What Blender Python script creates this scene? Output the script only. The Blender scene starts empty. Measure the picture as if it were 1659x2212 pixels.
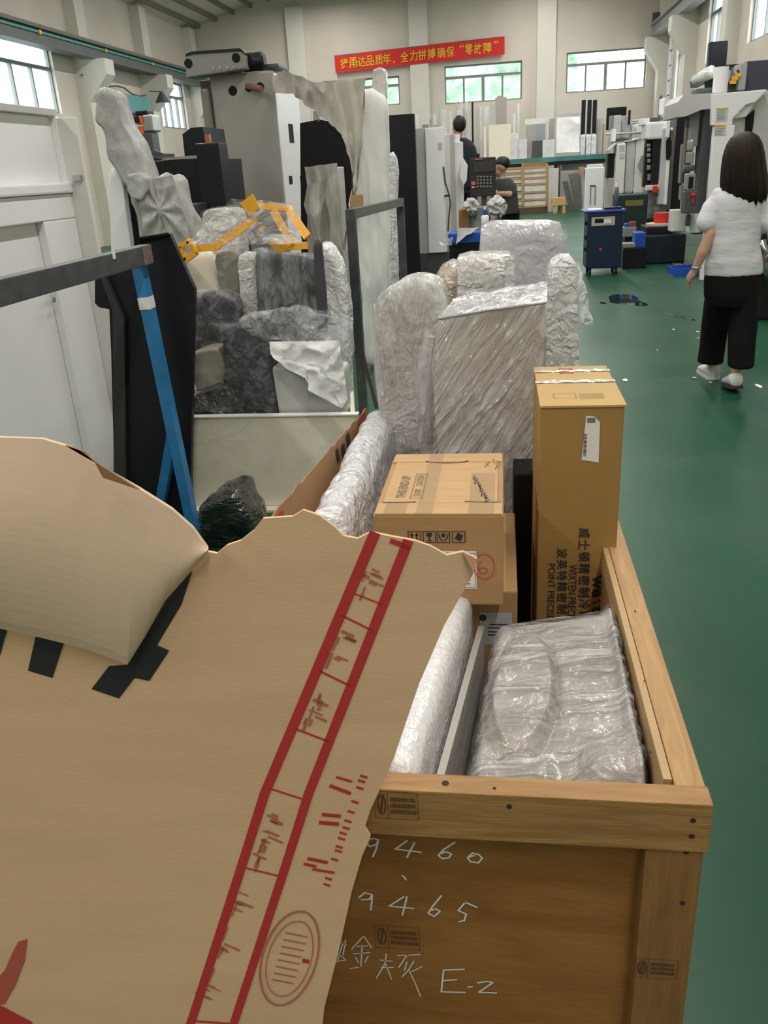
import bpy, bmesh, math, random
from mathutils import Vector, Matrix, noise
random.seed(7)
SC = bpy.context.scene
COL = SC.collection
# ------------------------------------------------------------------ camera
FPX = 1780.0; PPX, PPY = 829.5, 1106.0; VX, VY = 1085.0, 350.0
_vvy = PPY + (FPX*FPX + (VX-PPX)*(VX-PPX))/(PPY-VY)
_Y = Vector((VX-PPX, VY-PPY, FPX)).normalized()
_Z = -Vector((VX-PPX, _vvy-PPY, FPX)).normalized()
_X = _Y.cross(_Z)
CAM = Vector((0.0, 0.0, 1.5))
cam_data = bpy.data.cameras.new('camera')
cam_data.sensor_fit = 'VERTICAL'; cam_data.sensor_height = 36.0
cam_data.lens = FPX*36.0/2212.0
cam_data.clip_start = 0.02; cam_data.clip_end = 300
cam = bpy.data.objects.new('camera', cam_data); COL.objects.link(cam)
_r = Vector((_X[0], _Y[0], _Z[0])); _d = Vector((_X[1], _Y[1], _Z[1])); _f = Vector((_X[2], _Y[2], _Z[2]))
_m = Matrix((( _r.x, -_d.x, -_f.x), (_r.y, -_d.y, -_f.y), (_r.z, -_d.z, -_f.z))).to_4x4()
cam.matrix_world = Matrix.Translation(CAM) @ _m
SC.camera = cam
# ------------------------------------------------------------------ view, world, large lights
vs = SC.view_settings
vs.view_transform = 'Standard'; vs.look = 'None'; vs.gamma = 1.0; vs.use_curve_mapping = False
vs.exposure = 0.22
world = bpy.data.worlds.new('overcast_sky'); SC.world = world; world.use_nodes = True
_wn = world.node_tree.nodes; _bg = _wn['Background']
_bg.inputs['Color'].default_value = (0.86, 0.93, 1.0, 1); _bg.inputs['Strength'].default_value = 8.0
def area_light(name, loc, sx, sy, power, color, rot=(0, 0, 0)):
    l = bpy.data.lights.new(name, 'AREA'); l.shape = 'RECTANGLE'; l.size = sx; l.size_y = sy
    l.energy = power; l.color = color
    o = bpy.data.objects.new(name, l); COL.objects.link(o); o.location = loc; o.rotation_euler = rot
    return o
# rows of ceiling lamps that light the hall
for _i, _y in enumerate((-3.0, 3.0, 9.0, 15.0, 21.0, 27.0)):
    area_light('ceiling_lamp_light', (-5.6, _y, 6.6), 0.16, 5.0, 175, (1.0, 0.96, 0.90))
    area_light('ceiling_lamp_light', (1.2, _y, 6.6), 0.16, 5.0, 175, (1.0, 0.96, 0.90))

# ------------------------------------------------------------------ pixel helpers (a pixel gives a direction only)
def ray(x, y):
    d = Vector((x-PPX, y-PPY, FPX)); return Vector((d.dot(_X), d.dot(_Y), d.dot(_Z)))
def P(x, y, Y):
    r = ray(x, y); return CAM + r*(Y/r.y)
def F(x, y, z=0.0):
    r = ray(x, y); return CAM + r*((z-CAM.z)/r.z)
def PX(x, y, X):
    r = ray(x, y); return CAM + r*(X/r.x)
def V(*a): return Vector(a)
# ------------------------------------------------------------------ mesh builder
class MB:
    def __init__(s): s.v = []; s.f = []
    def add(s, vs_, fs_):
        n = len(s.v); s.v += [Vector(v) for v in vs_]; s.f += [tuple(i+n for i in f) for f in fs_]; return s
    def hexa(s, p):   # 0-3 bottom loop, 4-7 top loop
        return s.add(p, [(3,2,1,0),(4,5,6,7),(0,1,5,4),(1,2,6,5),(2,3,7,6),(3,0,4,7)])
    def box(s, x0, x1, y0, y1, z0, z1):
        return s.hexa([(x0,y0,z0),(x1,y0,z0),(x1,y1,z0),(x0,y1,z0),(x0,y0,z1),(x1,y0,z1),(x1,y1,z1),(x0,y1,z1)])
    def obox(s, c, sx, sy, sz, m=None):
        m = m or Matrix.Identity(3); c = Vector(c); q = []
        for z in (-.5, .5):
            for x, y in ((-.5,-.5),(.5,-.5),(.5,.5),(-.5,.5)): q.append(c + m @ Vector((x*sx, y*sy, z*sz)))
        return s.hexa(q)
    def prism(s, pts, ext):
        pts = [Vector(p) for p in pts]; n = len(pts); e = Vector(ext)
        nn = Vector((0,0,0))
        for i in range(n): nn += pts[i].cross(pts[(i+1) % n])
        if nn.dot(e) > 0: pts.reverse()
        vs_ = pts + [p+e for p in pts]
        fs_ = [tuple(range(n)), tuple(range(2*n-1, n-1, -1))]
        for i in range(n): j = (i+1) % n; fs_.append((j, i, i+n, j+n))
        return s.add(vs_, fs_)
    def bar(s, a, b, w, h, up=(0, 0, 1)):
        a = Vector(a); b = Vector(b); d = (b-a).normalized(); u = Vector(up)
        sd = d.cross(u)
        if sd.length < 1e-4: sd = d.cross(Vector((1, 0, 0)))
        sd.normalize(); u = sd.cross(d).normalized()
        q = []
        for p in (a, b):
            for x, y in ((-.5,-.5),(.5,-.5),(.5,.5),(-.5,.5)): q.append(p + sd*(x*w) + u*(y*h))
        return s.hexa(q)
    def tube(s, pts, r, seg=8, close=True):
        pts = [Vector(p) for p in pts]; n = len(pts); rings = []
        for i, p in enumerate(pts):
            d = (pts[min(i+1, n-1)] - pts[max(i-1, 0)]).normalized()
            a = Vector((0, 0, 1)) if abs(d.z) < .9 else Vector((1, 0, 0))
            u = d.cross(a).normalized(); w = u.cross(d); rr = r[i] if isinstance(r, (list, tuple)) else r
            rings.append([p + (u*math.cos(t) + w*math.sin(t))*rr for t in [2*math.pi*k/seg for k in range(seg)]])
        return s.loft(rings, close)
    def loft(s, rings, cap=True):
        m = len(rings[0]); base = []; fs_ = []
        for r in rings: base += r
        for i in range(len(rings)-1):
            for k in range(m):
                j = (k+1) % m; fs_.append((i*m+k, i*m+j, (i+1)*m+j, (i+1)*m+k))
        if cap:
            fs_.append(tuple(range(m-1, -1, -1))); fs_.append(tuple(range((len(rings)-1)*m, len(rings)*m)))
        return s.add(base, fs_)
    def lathe(s, c, prof, seg=16, axis='z'):
        c = Vector(c); rings = []
        for r, h in prof:
            rg = []
            for k in range(seg):
                t = 2*math.pi*k/seg; a, b = r*math.cos(t), r*math.sin(t)
                rg.append(c + (Vector((a, b, h)) if axis == 'z' else Vector((h, a, b)) if axis == 'x' else Vector((b, h, a))))
            rings.append(rg)
        return s.loft(rings)
    def grid(s, fn, nu, nv):
        vs_ = [fn(i/nu, j/nv) for j in range(nv+1) for i in range(nu+1)]
        fs_ = [(j*(nu+1)+i, j*(nu+1)+i+1, (j+1)*(nu+1)+i+1, (j+1)*(nu+1)+i) for j in range(nv) for i in range(nu)]
        return s.add(vs_, fs_)
    def build(s, name, mat, parent=None, smooth=False, bevel=0.0, recalc=True, sub=0):
        me = bpy.data.meshes.new(name)
        xs = [v.x for v in s.v]; ys = [v.y for v in s.v]; zs = [v.z for v in s.v]
        o0 = Vector(((min(xs)+max(xs))/2, (min(ys)+max(ys))/2, min(zs)))
        me.from_pydata([tuple(v-o0) for v in s.v], [], s.f)
        if recalc or bevel:
            bm = bmesh.new(); bm.from_mesh(me)
            if recalc: bmesh.ops.recalc_face_normals(bm, faces=bm.faces)
            if bevel: bmesh.ops.bevel(bm, geom=[e for e in bm.edges if len(e.link_faces) == 2 and e.calc_face_angle(0) > .5], offset=bevel, segments=2, affect='EDGES', profile=.6, clamp_overlap=True)
            bm.to_mesh(me); bm.free()
        if smooth:
            for p in me.polygons: p.use_smooth = True
        if mat is not None: me.materials.append(mat)
        ob = bpy.data.objects.new(name, me); COL.objects.link(ob)
        if parent is not None:
            ob.parent = parent; ob.location = o0 - wloc(parent)
        else: ob.location = o0
        if sub:
            m = ob.modifiers.new('subdivision', 'SUBSURF'); m.levels = sub; m.render_levels = sub
        return ob
def wloc(o):
    l = Vector(o.location)
    while o.parent: o = o.parent; l = l + Vector(o.location)
    return l
def tag(o, label=None, cat=None, group=None, kind=None):
    if label: o['label'] = label
    if cat: o['category'] = cat
    if group: o['group'] = group
    if kind: o['kind'] = kind
    return o
def thing(name, loc, label, cat, group=None):
    o = bpy.data.objects.new(name, None); COL.objects.link(o); o.location = Vector(loc); o.empty_display_size = .1
    return tag(o, label, cat, group)
def copy_tree(o, parent=None, off=None):
    c = o.copy(); COL.objects.link(c); c.parent = parent
    if off is not None: c.location = Vector(o.location) + Vector(off)
    for ch in list(o.children): copy_tree(ch, c)
    return c
# ------------------------------------------------------------------ materials
MATS = {}
def nd(nt, typ, **kw):
    n = nt.nodes.new(typ)
    for k, v in kw.items(): setattr(n, k, v)
    return n
def mat(name, col, rough=.5, metal=0.0, var=0.0, vscale=8.0, bump=0.0, bscale=60.0, stretch=(1, 1, 1), spec=.5, col2=None, alpha=None, coat=0.0, trans=0.0, dist=.01, detail=5.0):
    m = bpy.data.materials.new(name); m.use_nodes = True; nt = m.node_tree; b = nt.nodes['Principled BSDF']
    b.inputs['Base Color'].default_value = (*col, 1); b.inputs['Roughness'].default_value = rough
    b.inputs['Metallic'].default_value = metal; b.inputs['Specular IOR Level'].default_value = spec
    if coat: b.inputs['Coat Weight'].default_value = coat; b.inputs['Coat Roughness'].default_value = .08
    if trans: b.inputs['Transmission Weight'].default_value = trans
    tc = nd(nt, 'ShaderNodeTexCoord'); mp = nd(nt, 'ShaderNodeMapping'); mp.inputs['Scale'].default_value = stretch
    nt.links.new(tc.outputs['Object'], mp.inputs['Vector'])
    if var or col2:
        n = nd(nt, 'ShaderNodeTexNoise'); n.inputs['Scale'].default_value = vscale; n.inputs['Detail'].default_value = detail
        nt.links.new(mp.outputs['Vector'], n.inputs['Vector'])
        r = nd(nt, 'ShaderNodeValToRGB'); r.color_ramp.elements[0].position = .3; r.color_ramp.elements[1].position = .7
        c2 = col2 if col2 else tuple(min(1, c*(1+var)) for c in col)
        c1 = col if col2 else tuple(c*(1-var) for c in col)
        r.color_ramp.elements[0].color = (*c1, 1); r.color_ramp.elements[1].color = (*c2, 1)
        nt.links.new(n.outputs['Fac'], r.inputs['Fac']); nt.links.new(r.outputs['Color'], b.inputs['Base Color'])
    if bump:
        n2 = nd(nt, 'ShaderNodeTexNoise'); n2.inputs['Scale'].default_value = bscale; n2.inputs['Detail'].default_value = 4
        nt.links.new(mp.outputs['Vector'], n2.inputs['Vector'])
        bp = nd(nt, 'ShaderNodeBump'); bp.inputs['Strength'].default_value = bump; bp.inputs['Distance'].default_value = dist
        nt.links.new(n2.outputs['Fac'], bp.inputs['Height']); nt.links.new(bp.outputs['Normal'], b.inputs['Normal'])
    if alpha is not None: b.inputs['Alpha'].default_value = alpha
    MATS[name] = m
    return m
def creases(nt, mp, bp, noise_node, scale, amt=1.0):
    """adds sharp crease lines to a bump height so that film catches thin glints"""
    n = nd(nt, 'ShaderNodeTexNoise'); n.inputs['Scale'].default_value = scale; n.inputs['Detail'].default_value = 3; n.inputs['Distortion'].default_value = .6
    nt.links.new(mp.outputs['Vector'], n.inputs['Vector'])
    a = nd(nt, 'ShaderNodeMath', operation='MULTIPLY_ADD'); a.inputs[1].default_value = 2; a.inputs[2].default_value = -1
    b = nd(nt, 'ShaderNodeMath', operation='ABSOLUTE'); c = nd(nt, 'ShaderNodeMath', operation='SUBTRACT'); c.inputs[0].default_value = 1
    d = nd(nt, 'ShaderNodeMath', operation='POWER'); d.inputs[1].default_value = 9
    e = nd(nt, 'ShaderNodeMath', operation='MULTIPLY_ADD'); e.inputs[1].default_value = amt
    nt.links.new(n.outputs['Fac'], a.inputs[0]); nt.links.new(a.outputs[0], b.inputs[0]); nt.links.new(b.outputs[0], c.inputs[1]); nt.links.new(c.outputs[0], d.inputs[0])
    nt.links.new(d.outputs[0], e.inputs[0]); nt.links.new(noise_node.outputs['Fac'], e.inputs[2]); nt.links.new(e.outputs[0], bp.inputs['Height'])
def film_mat(name, col=(.8, .8, .82), a0=.12, a1=.6, scale=14.0, stretch=(1, 1, 1), bump=.6, rough=.10, bscale=30.0, dist=.02, rot=(0, 0, 0)):
    """clear stretch film: partly see-through, milky in folds, sharp glints"""
    m = bpy.data.materials.new(name); m.use_nodes = True; nt = m.node_tree; b = nt.nodes['Principled BSDF']
    b.inputs['Base Color'].default_value = (*col, 1); b.inputs['Roughness'].default_value = rough
    b.inputs['Specular IOR Level'].default_value = .9
    b.inputs['Coat Weight'].default_value = 1.0; b.inputs['Coat Roughness'].default_value = .03
    tc = nd(nt, 'ShaderNodeTexCoord'); mp0 = nd(nt, 'ShaderNodeMapping'); mp0.inputs['Rotation'].default_value = rot; mp = nd(nt, 'ShaderNodeMapping'); mp.inputs['Scale'].default_value = stretch
    nt.links.new(tc.outputs['Object'], mp0.inputs['Vector']); nt.links.new(mp0.outputs['Vector'], mp.inputs['Vector'])
    n = nd(nt, 'ShaderNodeTexNoise'); n.inputs['Scale'].default_value = scale; n.inputs['Detail'].default_value = 6; n.inputs['Distortion'].default_value = .8
    nt.links.new(mp.outputs['Vector'], n.inputs['Vector'])
    mr = nd(nt, 'ShaderNodeMapRange'); mr.inputs['From Min'].default_value = .38; mr.inputs['From Max'].default_value = .66
    mr.inputs['To Min'].default_value = a0; mr.inputs['To Max'].default_value = a1
    nt.links.new(n.outputs['Fac'], mr.inputs['Value']); nt.links.new(mr.outputs['Result'], b.inputs['Alpha'])
    n2 = nd(nt, 'ShaderNodeTexNoise'); n2.inputs['Scale'].default_value = bscale; n2.inputs['Detail'].default_value = 5; n2.inputs['Distortion'].default_value = 1.2
    nt.links.new(mp.outputs['Vector'], n2.inputs['Vector'])
    bp = nd(nt, 'ShaderNodeBump'); bp.inputs['Strength'].default_value = bump; bp.inputs['Distance'].default_value = dist
    creases(nt, mp, bp, n2, bscale*.45)
    nt.links.new(bp.outputs['Normal'], b.inputs['Normal']); nt.links.new(bp.outputs['Normal'], b.inputs['Coat Normal'])
    MATS[name] = m
    return m
def wrap_mat(name, col=(.62, .6, .58), col2=(.8, .79, .78), scale=5.0, stretch=(1, 1, 1), bump=.8, bscale=26.0, rough=.3, dist=.02):
    """foam or film wrapped goods: pale, glossy, wrinkled"""
    m = mat(name, col, rough, var=.1, vscale=scale, col2=col2, bump=bump, bscale=bscale, stretch=stretch, spec=.7, coat=.9, dist=dist)
    nt = m.node_tree; b = nt.nodes['Principled BSDF']
    bp = [x for x in nt.nodes if x.type == 'BUMP'][0]
    n2 = [x for x in nt.nodes if x.type == 'TEX_NOISE'][1]; n2.inputs['Distortion'].default_value = .9
    creases(nt, [x for x in nt.nodes if x.type == 'MAPPING'][0], bp, n2, bscale*.5, .22)
    nt.links.new(bp.outputs['Normal'], b.inputs['Coat Normal']); b.inputs['Coat Roughness'].default_value = .04
    return m
def emit(name, col, s):
    m = bpy.data.materials.new(name); m.use_nodes = True; b = m.node_tree.nodes['Principled BSDF']
    b.inputs['Base Color'].default_value = (*col, 1); b.inputs['Emission Color'].default_value = (*col, 1); b.inputs['Emission Strength'].default_value = s
    MATS[name] = m; return m
# ------------------------------------------------------------------ soft shapes
def resample(poly, n):
    poly = [Vector(p) for p in poly]; L = []; t = 0
    for i in range(len(poly)): L.append(t); t += (poly[(i+1) % len(poly)]-poly[i]).length
    out = []
    for k in range(n):
        s = t*k/n; i = max(j for j in range(len(L)) if L[j] <= s)
        a = poly[i]; b = poly[(i+1) % len(poly)]; l = (b-a).length
        out.append(a.lerp(b, (s-L[i])/l if l > 0 else 0))
    return out
def soft_prism(mb, poly, ext, n=72, nd_=8, caprings=10, inset=.08, crump=.012, fscale=7.0, seed=0.0, stretch=(1, 1, 1), ridged=True, smoothc=2):
    """outline (world points) swept along ext, rounded at both ends and crumpled like wrapped goods"""
    ol = resample(poly, n)
    for _ in range(smoothc): ol = [(ol[i-1] + ol[i]*2 + ol[(i+1) % n])/4 for i in range(n)]
    c = Vector((0, 0, 0))
    for p in ol: c += p
    c /= n; e = Vector(ext); el = e.length; rings = []
    for k in range(caprings):                      # front cap
        t = (k+.15)/caprings; rings.append([c + (p-c)*(t*(1-inset)) for p in ol])
    for k in range(nd_+1):
        t = k/nd_; ed = min(t, 1-t)*el; r = 1 - inset*max(0, 1-ed/(inset*1.2*el+1e-6))**2
        rings.append([c + (p-c)*r + e*t for p in ol])
    for k in range(caprings-1, -1, -1):
        t = (k+.15)/caprings; rings.append([c + e + (p-c)*(t*(1-inset)) for p in ol])
    tmp = MB().loft(rings)
    me = bpy.data.meshes.new('tmp'); me.from_pydata([tuple(v) for v in tmp.v], [], tmp.f)
    bm = bmesh.new(); bm.from_mesh(me); bmesh.ops.recalc_face_normals(bm, faces=bm.faces); bm.normal_update()
    st = Vector(stretch); out = []
    for v in bm.verts:
        q = Vector((v.co.x*st.x, v.co.y*st.y, v.co.z*st.z))*fscale + Vector((seed, seed*1.7, -seed))
        d = noise.fractal(q, .9, 2.1, 4)
        if ridged: d = (1-abs(noise.noise(q*1.3 + Vector((3, 1, 2))))*2.2)*.7 + d*.5
        out.append(v.co + v.normal*(d*crump))
    bm.free(); bpy.data.meshes.remove(me)
    mb.add(out, tmp.f); return mb
def cloth_grid(fn, nu, nv, crump=.01, fscale=8.0, seed=0.0, stretch=(1, 1, 1)):
    mb = MB(); st = Vector(stretch)
    def g(u, v):
        p = Vector(fn(u, v)); e = .01
        du = Vector(fn(min(u+e, 1), v)) - Vector(fn(max(u-e, 0), v)); dv = Vector(fn(u, min(v+e, 1))) - Vector(fn(u, max(v-e, 0)))
        n = du.cross(dv)
        if n.length < 1e-9: return p
        n.normalize(); q = Vector((p.x*st.x, p.y*st.y, p.z*st.z))*fscale + Vector((seed, -seed, seed*.5))
        return p + n*(crump*((1-abs(noise.noise(q*1.2))*2.4)*.7 + noise.fractal(q, .9, 2, 4)*.5))
    return mb.grid(g, nu, nv)
def bil(p00, p10, p11, p01):
    a, b, c, d = map(Vector, (p00, p10, p11, p01))
    return lambda u, v: a*(1-u)*(1-v) + b*u*(1-v) + c*u*v + d*(1-u)*v
def pixslab(mb, pix, Y, thick):
    """polygon given by the pixels of its front outline on the plane at depth Y, thick metres deep"""
    return mb.prism([P(x, y, Y) for x, y in pix], (0, thick, 0))
# ------------------------------------------------------------------ flat print on surfaces
class Plane2:
    """2-D frame on a surface: o + u*x + v*y, lifted by eps along n"""
    def __init__(s, o, u, v, eps=.0012):
        s.o = Vector(o); s.u = Vector(u).normalized(); s.v = Vector(v).normalized(); s.n = s.u.cross(s.v).normalized(); s.eps = eps
        if s.n.dot(CAM - s.o) < 0: s.n = -s.n
    def pt(s, x, y, k=1.0): return s.o + s.u*x + s.v*y + s.n*s.eps*k
    def px(s, x, y):      # pixel -> plane coordinates
        r = ray(x, y); t = (s.o-CAM).dot(s.n)/r.dot(s.n); q = CAM + r*t - s.o
        return q.dot(s.u), q.dot(s.v)
    def stroke(s, mb, pts, w, k=1.0):
        for i in range(len(pts)-1):
            a = Vector((*pts[i], 0)); b = Vector((*pts[i+1], 0)); d = (b-a)
            if d.length < 1e-6: continue
            d.normalize(); nrm = Vector((-d.y, d.x, 0))*w/2; a2 = a - d*w*.3; b2 = b + d*w*.3
            mb.add([s.pt(q.x, q.y, k + .03*i) for q in (a2-nrm, b2-nrm, b2+nrm, a2+nrm)], [(0, 1, 2, 3)])
    def poly(s, mb, pts, k=1.0): mb.add([s.pt(x, y, k) for x, y in pts], [tuple(range(len(pts)))])
    def rect(s, mb, x0, y0, x1, y1, k=1.0): s.poly(mb, [(x0, y0), (x1, y0), (x1, y1), (x0, y1)], k)
    def frame(s, mb, x0, y0, x1, y1, w, k=1.0):
        s.rect(mb, x0, y0, x1, y0+w, k); s.rect(mb, x0, y1-w, x1, y1, k); s.rect(mb, x0, y0, x0+w, y1, k); s.rect(mb, x1-w, y0, x1, y1, k)
    def ring(s, mb, cx, cy, rx, ry, w, n=36, k=1.0, a0=0, a1=2*math.pi):
        s.stroke(mb, [(cx+rx*math.cos(a0+(a1-a0)*i/n), cy+ry*math.sin(a0+(a1-a0)*i/n)) for i in range(n+1)], w, k)
_font_cache = {}
def text_mesh(txt, bold=0.0):
    key = (txt, bold)
    if key in _font_cache: return _font_cache[key]
    c = bpy.data.curves.new('t', 'FONT'); c.body = txt; c.size = 1.0; c.resolution_u = 3; c.offset = bold
    o = bpy.data.objects.new('t', c); COL.objects.link(o)
    dg = bpy.context.evaluated_depsgraph_get(); me = bpy.data.meshes.new_from_object(o.evaluated_get(dg))
    vs_ = [v.co.copy() for v in me.vertices]; fs_ = [tuple(p.vertices) for p in me.polygons]
    bpy.data.objects.remove(o); bpy.data.curves.remove(c); bpy.data.meshes.remove(me)
    if vs_:
        x0 = min(v.x for v in vs_); x1 = max(v.x for v in vs_); y0 = min(v.y for v in vs_); y1 = max(v.y for v in vs_)
    else: x0 = y0 = 0; x1 = y1 = 1
    _font_cache[key] = (vs_, fs_, x0, x1, y0, y1); return _font_cache[key]
def text_on(mb, pl, txt, x0, y0, x1, y1, rot=0, bold=0.0, k=1.2):
    """lettering fitted in a rectangle of a Plane2; rot in quarter turns (reading direction)"""
    vs_, fs_, a0, a1, b0, b1 = text_mesh(txt, bold); out = []
    for v in vs_:
        s, t = (v.x-a0)/(a1-a0), (v.y-b0)/(b1-b0)
        for _ in range(rot % 4): s, t = 1-t, s
        out.append(pl.pt(x0+(x1-x0)*s, y0+(y1-y0)*t, k))
    mb.add(out, fs_)
def wall_holes(mb, axis, c0, c1, u0, u1, z0, z1, holes):
    """wall slab between c0 and c1 on axis ('x' or 'y'), with rectangular holes (ua,ub,za,zb)"""
    us = sorted({u0, u1, *[h[0] for h in holes], *[h[1] for h in holes]}); zs = sorted({z0, z1, *[h[2] for h in holes], *[h[3] for h in holes]})
    us = [u for u in us if u0 <= u <= u1]; zs = [z for z in zs if z0 <= z <= z1]
    for i in range(len(us)-1):
        run = None
        for j in range(len(zs)-1):
            um, zm = (us[i]+us[i+1])/2, (zs[j]+zs[j+1])/2
            solid = not any(h[0] < um < h[1] and h[2] < zm < h[3] for h in holes)
            if solid and run is None: run = zs[j]
            last = j == len(zs)-2
            if run is not None and (not solid or last):
                top = zs[j+1] if solid else zs[j]
                if axis == 'y': mb.box(us[i], us[i+1], c0, c1, run, top)
                else: mb.box(c0, c1, us[i], us[i+1], run, top)
                run = None
    return mb
# ------------------------------------------------------------------ shared materials
PLASTER = mat('cream_plaster', (.63, .575, .50), .85, var=.06, vscale=.8, bump=.15, bscale=20)
PLASTER_W = mat('white_plaster', (.68, .65, .59), .85, var=.05, vscale=1.0)
WHITE = mat('white_powder_coat', (.86, .87, .89), .35, var=.02, vscale=3, spec=.4)
WHITE_W = mat('warm_white_panel', (.74, .73, .70), .4, var=.03, vscale=3)
CREAM = mat('cream_sheet', (.88, .82, .67), .3, var=.03, vscale=4)
GREYP = mat('grey_painted_casting', (.33, .32, .30), .45, var=.05, vscale=2)
LGREY = mat('light_grey_paint', (.52, .52, .51), .4, var=.04, vscale=4)
MGREY = mat('mid_grey_paint', (.27, .27, .28), .45, var=.05, vscale=4)
DGREY = mat('dark_grey_paint', (.075, .08, .088), .4, var=.06, vscale=5)
BLACK = mat('black_powder_coat', (.012, .014, .017), .38, spec=.25, var=.1, vscale=4)
BLACKM = mat('matt_black', (.01, .01, .011), .7, spec=.2)
STEEL = mat('steel', (.45, .45, .46), .3, metal=.9, var=.08, vscale=10)
FRAMEM = mat('dark_steel_tube', (.085, .095, .10), .35, metal=.4, var=.25, vscale=14)
TEAL = mat('teal_paint', (.06, .30, .28), .5, var=.1, vscale=8)
BLUE = mat('blue_paint', (.03, .22, .52), .45, var=.2, vscale=9, bump=.1, bscale=80)
NAVY = mat('navy_paint', (.007, .02, .05), .35, var=.1, vscale=5)
BLUEBIN = mat('blue_plastic', (.02, .09, .5), .35)
RED = mat('red_plastic', (.6, .03, .02), .4)
ORANGE = mat('orange_paint', (.75, .16, .03), .4)
YELLOW = mat('yellow_paint', (.85, .42, .02), .4, var=.08, vscale=12)
WINFRAME = mat('grey_window_frame', (.22, .23, .22), .5)
PAPER = mat('white_paper', (.82, .82, .80), .6)
INK = mat('black_ink', (.02, .02, .022), .7)
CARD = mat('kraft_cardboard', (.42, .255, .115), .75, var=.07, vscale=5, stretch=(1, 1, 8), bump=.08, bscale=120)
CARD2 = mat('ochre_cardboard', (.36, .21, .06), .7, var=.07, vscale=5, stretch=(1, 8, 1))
TAPE = mat('packing_tape', (.62, .45, .27), .18, alpha=.45, coat=.6)
WOODP = mat('pale_crate_wood', (.55, .36, .15), .6, var=.2, vscale=4, stretch=(9, 1, 9), bump=.2, bscale=30)
CLOTHW = mat('white_fabric', (.82, .82, .82), .85, var=.04, vscale=4, bump=.3, bscale=30, stretch=(2, 2, .6))
CLOTHG = mat('beige_fabric', (.56, .52, .47), .85, var=.06, vscale=4, bump=.3, bscale=30, stretch=(2, 2, .6))
SILVER = mat('silver_cover_fabric', (.34, .34, .33), .42, col2=(.52, .52, .52), vscale=3.5, bump=.7, bscale=7, stretch=(1.6, 1.6, .7), dist=.04)
FILM = film_mat('clear_film', a0=.01, a1=.26)
FILMV = film_mat('clear_film_vertical_folds', a0=.15, a1=.75, scale=9, stretch=(2.2, 2.2, .5), bscale=18)
FILMW = film_mat('milky_film', (.85, .86, .9), a0=.45, a1=.95, scale=10, bscale=24)
WRAP = wrap_mat('wrapped_foam_grey', (.50, .485, .46), (.74, .73, .72))
WRAPW = wrap_mat('wrapped_foam_white', (.70, .70, .72), (.84, .84, .87))
WRAPD = wrap_mat('wrapped_dark', (.05, .05, .06), (.14, .14, .16))
# ------------------------------------------------------------------ floor
XL, XR, YB = -10.6, 5.18, 31.0
def floor_material():
    m = bpy.data.materials.new('green_epoxy_floor'); m.use_nodes = True; nt = m.node_tree; b = nt.nodes['Principled BSDF']
    tc = nd(nt, 'ShaderNodeTexCoord')
    def nz(sc, det=6, dist=0.0):
        n = nd(nt, 'ShaderNodeTexNoise'); n.inputs['Scale'].default_value = sc; n.inputs['Detail'].default_value = det; n.inputs['Distortion'].default_value = dist
        nt.links.new(tc.outputs['Object'], n.inputs['Vector']); return n
    def ramp(n, p0, c0, p1, c1):
        r = nd(nt, 'ShaderNodeValToRGB'); e = r.color_ramp.elements; e[0].position = p0; e[0].color = (*c0, 1); e[1].position = p1; e[1].color = (*c1, 1)
        nt.links.new(n.outputs['Fac'], r.inputs['Fac']); return r
    b.inputs['Specular IOR Level'].default_value = .26
    base = ramp(nz(.7), .3, (.008, .066, .032), .72, (.016, .090, .046))
    dirt = ramp(nz(3.2, 8, .6), .55, (0, 0, 0), .78, (1, 1, 1))
    scuff = ramp(nz(26, 3, .3), .70, (0, 0, 0), .76, (1, 1, 1))
    mx = nd(nt, 'ShaderNodeMixRGB'); mx.inputs['Color2'].default_value = (.045, .085, .055, 1)
    mul = nd(nt, 'ShaderNodeMath', operation='MULTIPLY'); mul.inputs[1].default_value = .55
    nt.links.new(dirt.outputs['Color'], mul.inputs[0]); nt.links.new(mul.outputs[0], mx.inputs['Fac']); nt.links.new(base.outputs['Color'], mx.inputs['Color1'])
    mx2 = nd(nt, 'ShaderNodeMixRGB'); mx2.inputs['Color2'].default_value = (.02, .05, .035, 1)
    mul2 = nd(nt, 'ShaderNodeMath', operation='MULTIPLY'); mul2.inputs[1].default_value = .35
    nt.links.new(scuff.outputs['Color'], mul2.inputs[0]); nt.links.new(mul2.outputs[0], mx2.inputs['Fac']); nt.links.new(mx.outputs['Color'], mx2.inputs['Color1'])
    nt.links.new(mx2.outputs['Color'], b.inputs['Base Color'])
    rr = nd(nt, 'ShaderNodeMapRange'); rr.inputs['To Min'].default_value = .26; rr.inputs['To Max'].default_value = .5
    nt.links.new(nz(1.6, 7).outputs['Fac'], rr.inputs['Value']); nt.links.new(rr.outputs['Result'], b.inputs['Roughness'])
    bp = nd(nt, 'ShaderNodeBump'); bp.inputs['Strength'].default_value = .06; bp.inputs['Distance'].default_value = .01
    nt.links.new(nz(9, 3).outputs['Fac'], bp.inputs['Height']); nt.links.new(bp.outputs['Normal'], b.inputs['Normal'])
    return m
FLOORM = floor_material()
tag(MB().box(XL-.3, XR+.3, -7, YB+.3, -.2, 0).build('floor', FLOORM), kind='structure')
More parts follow.
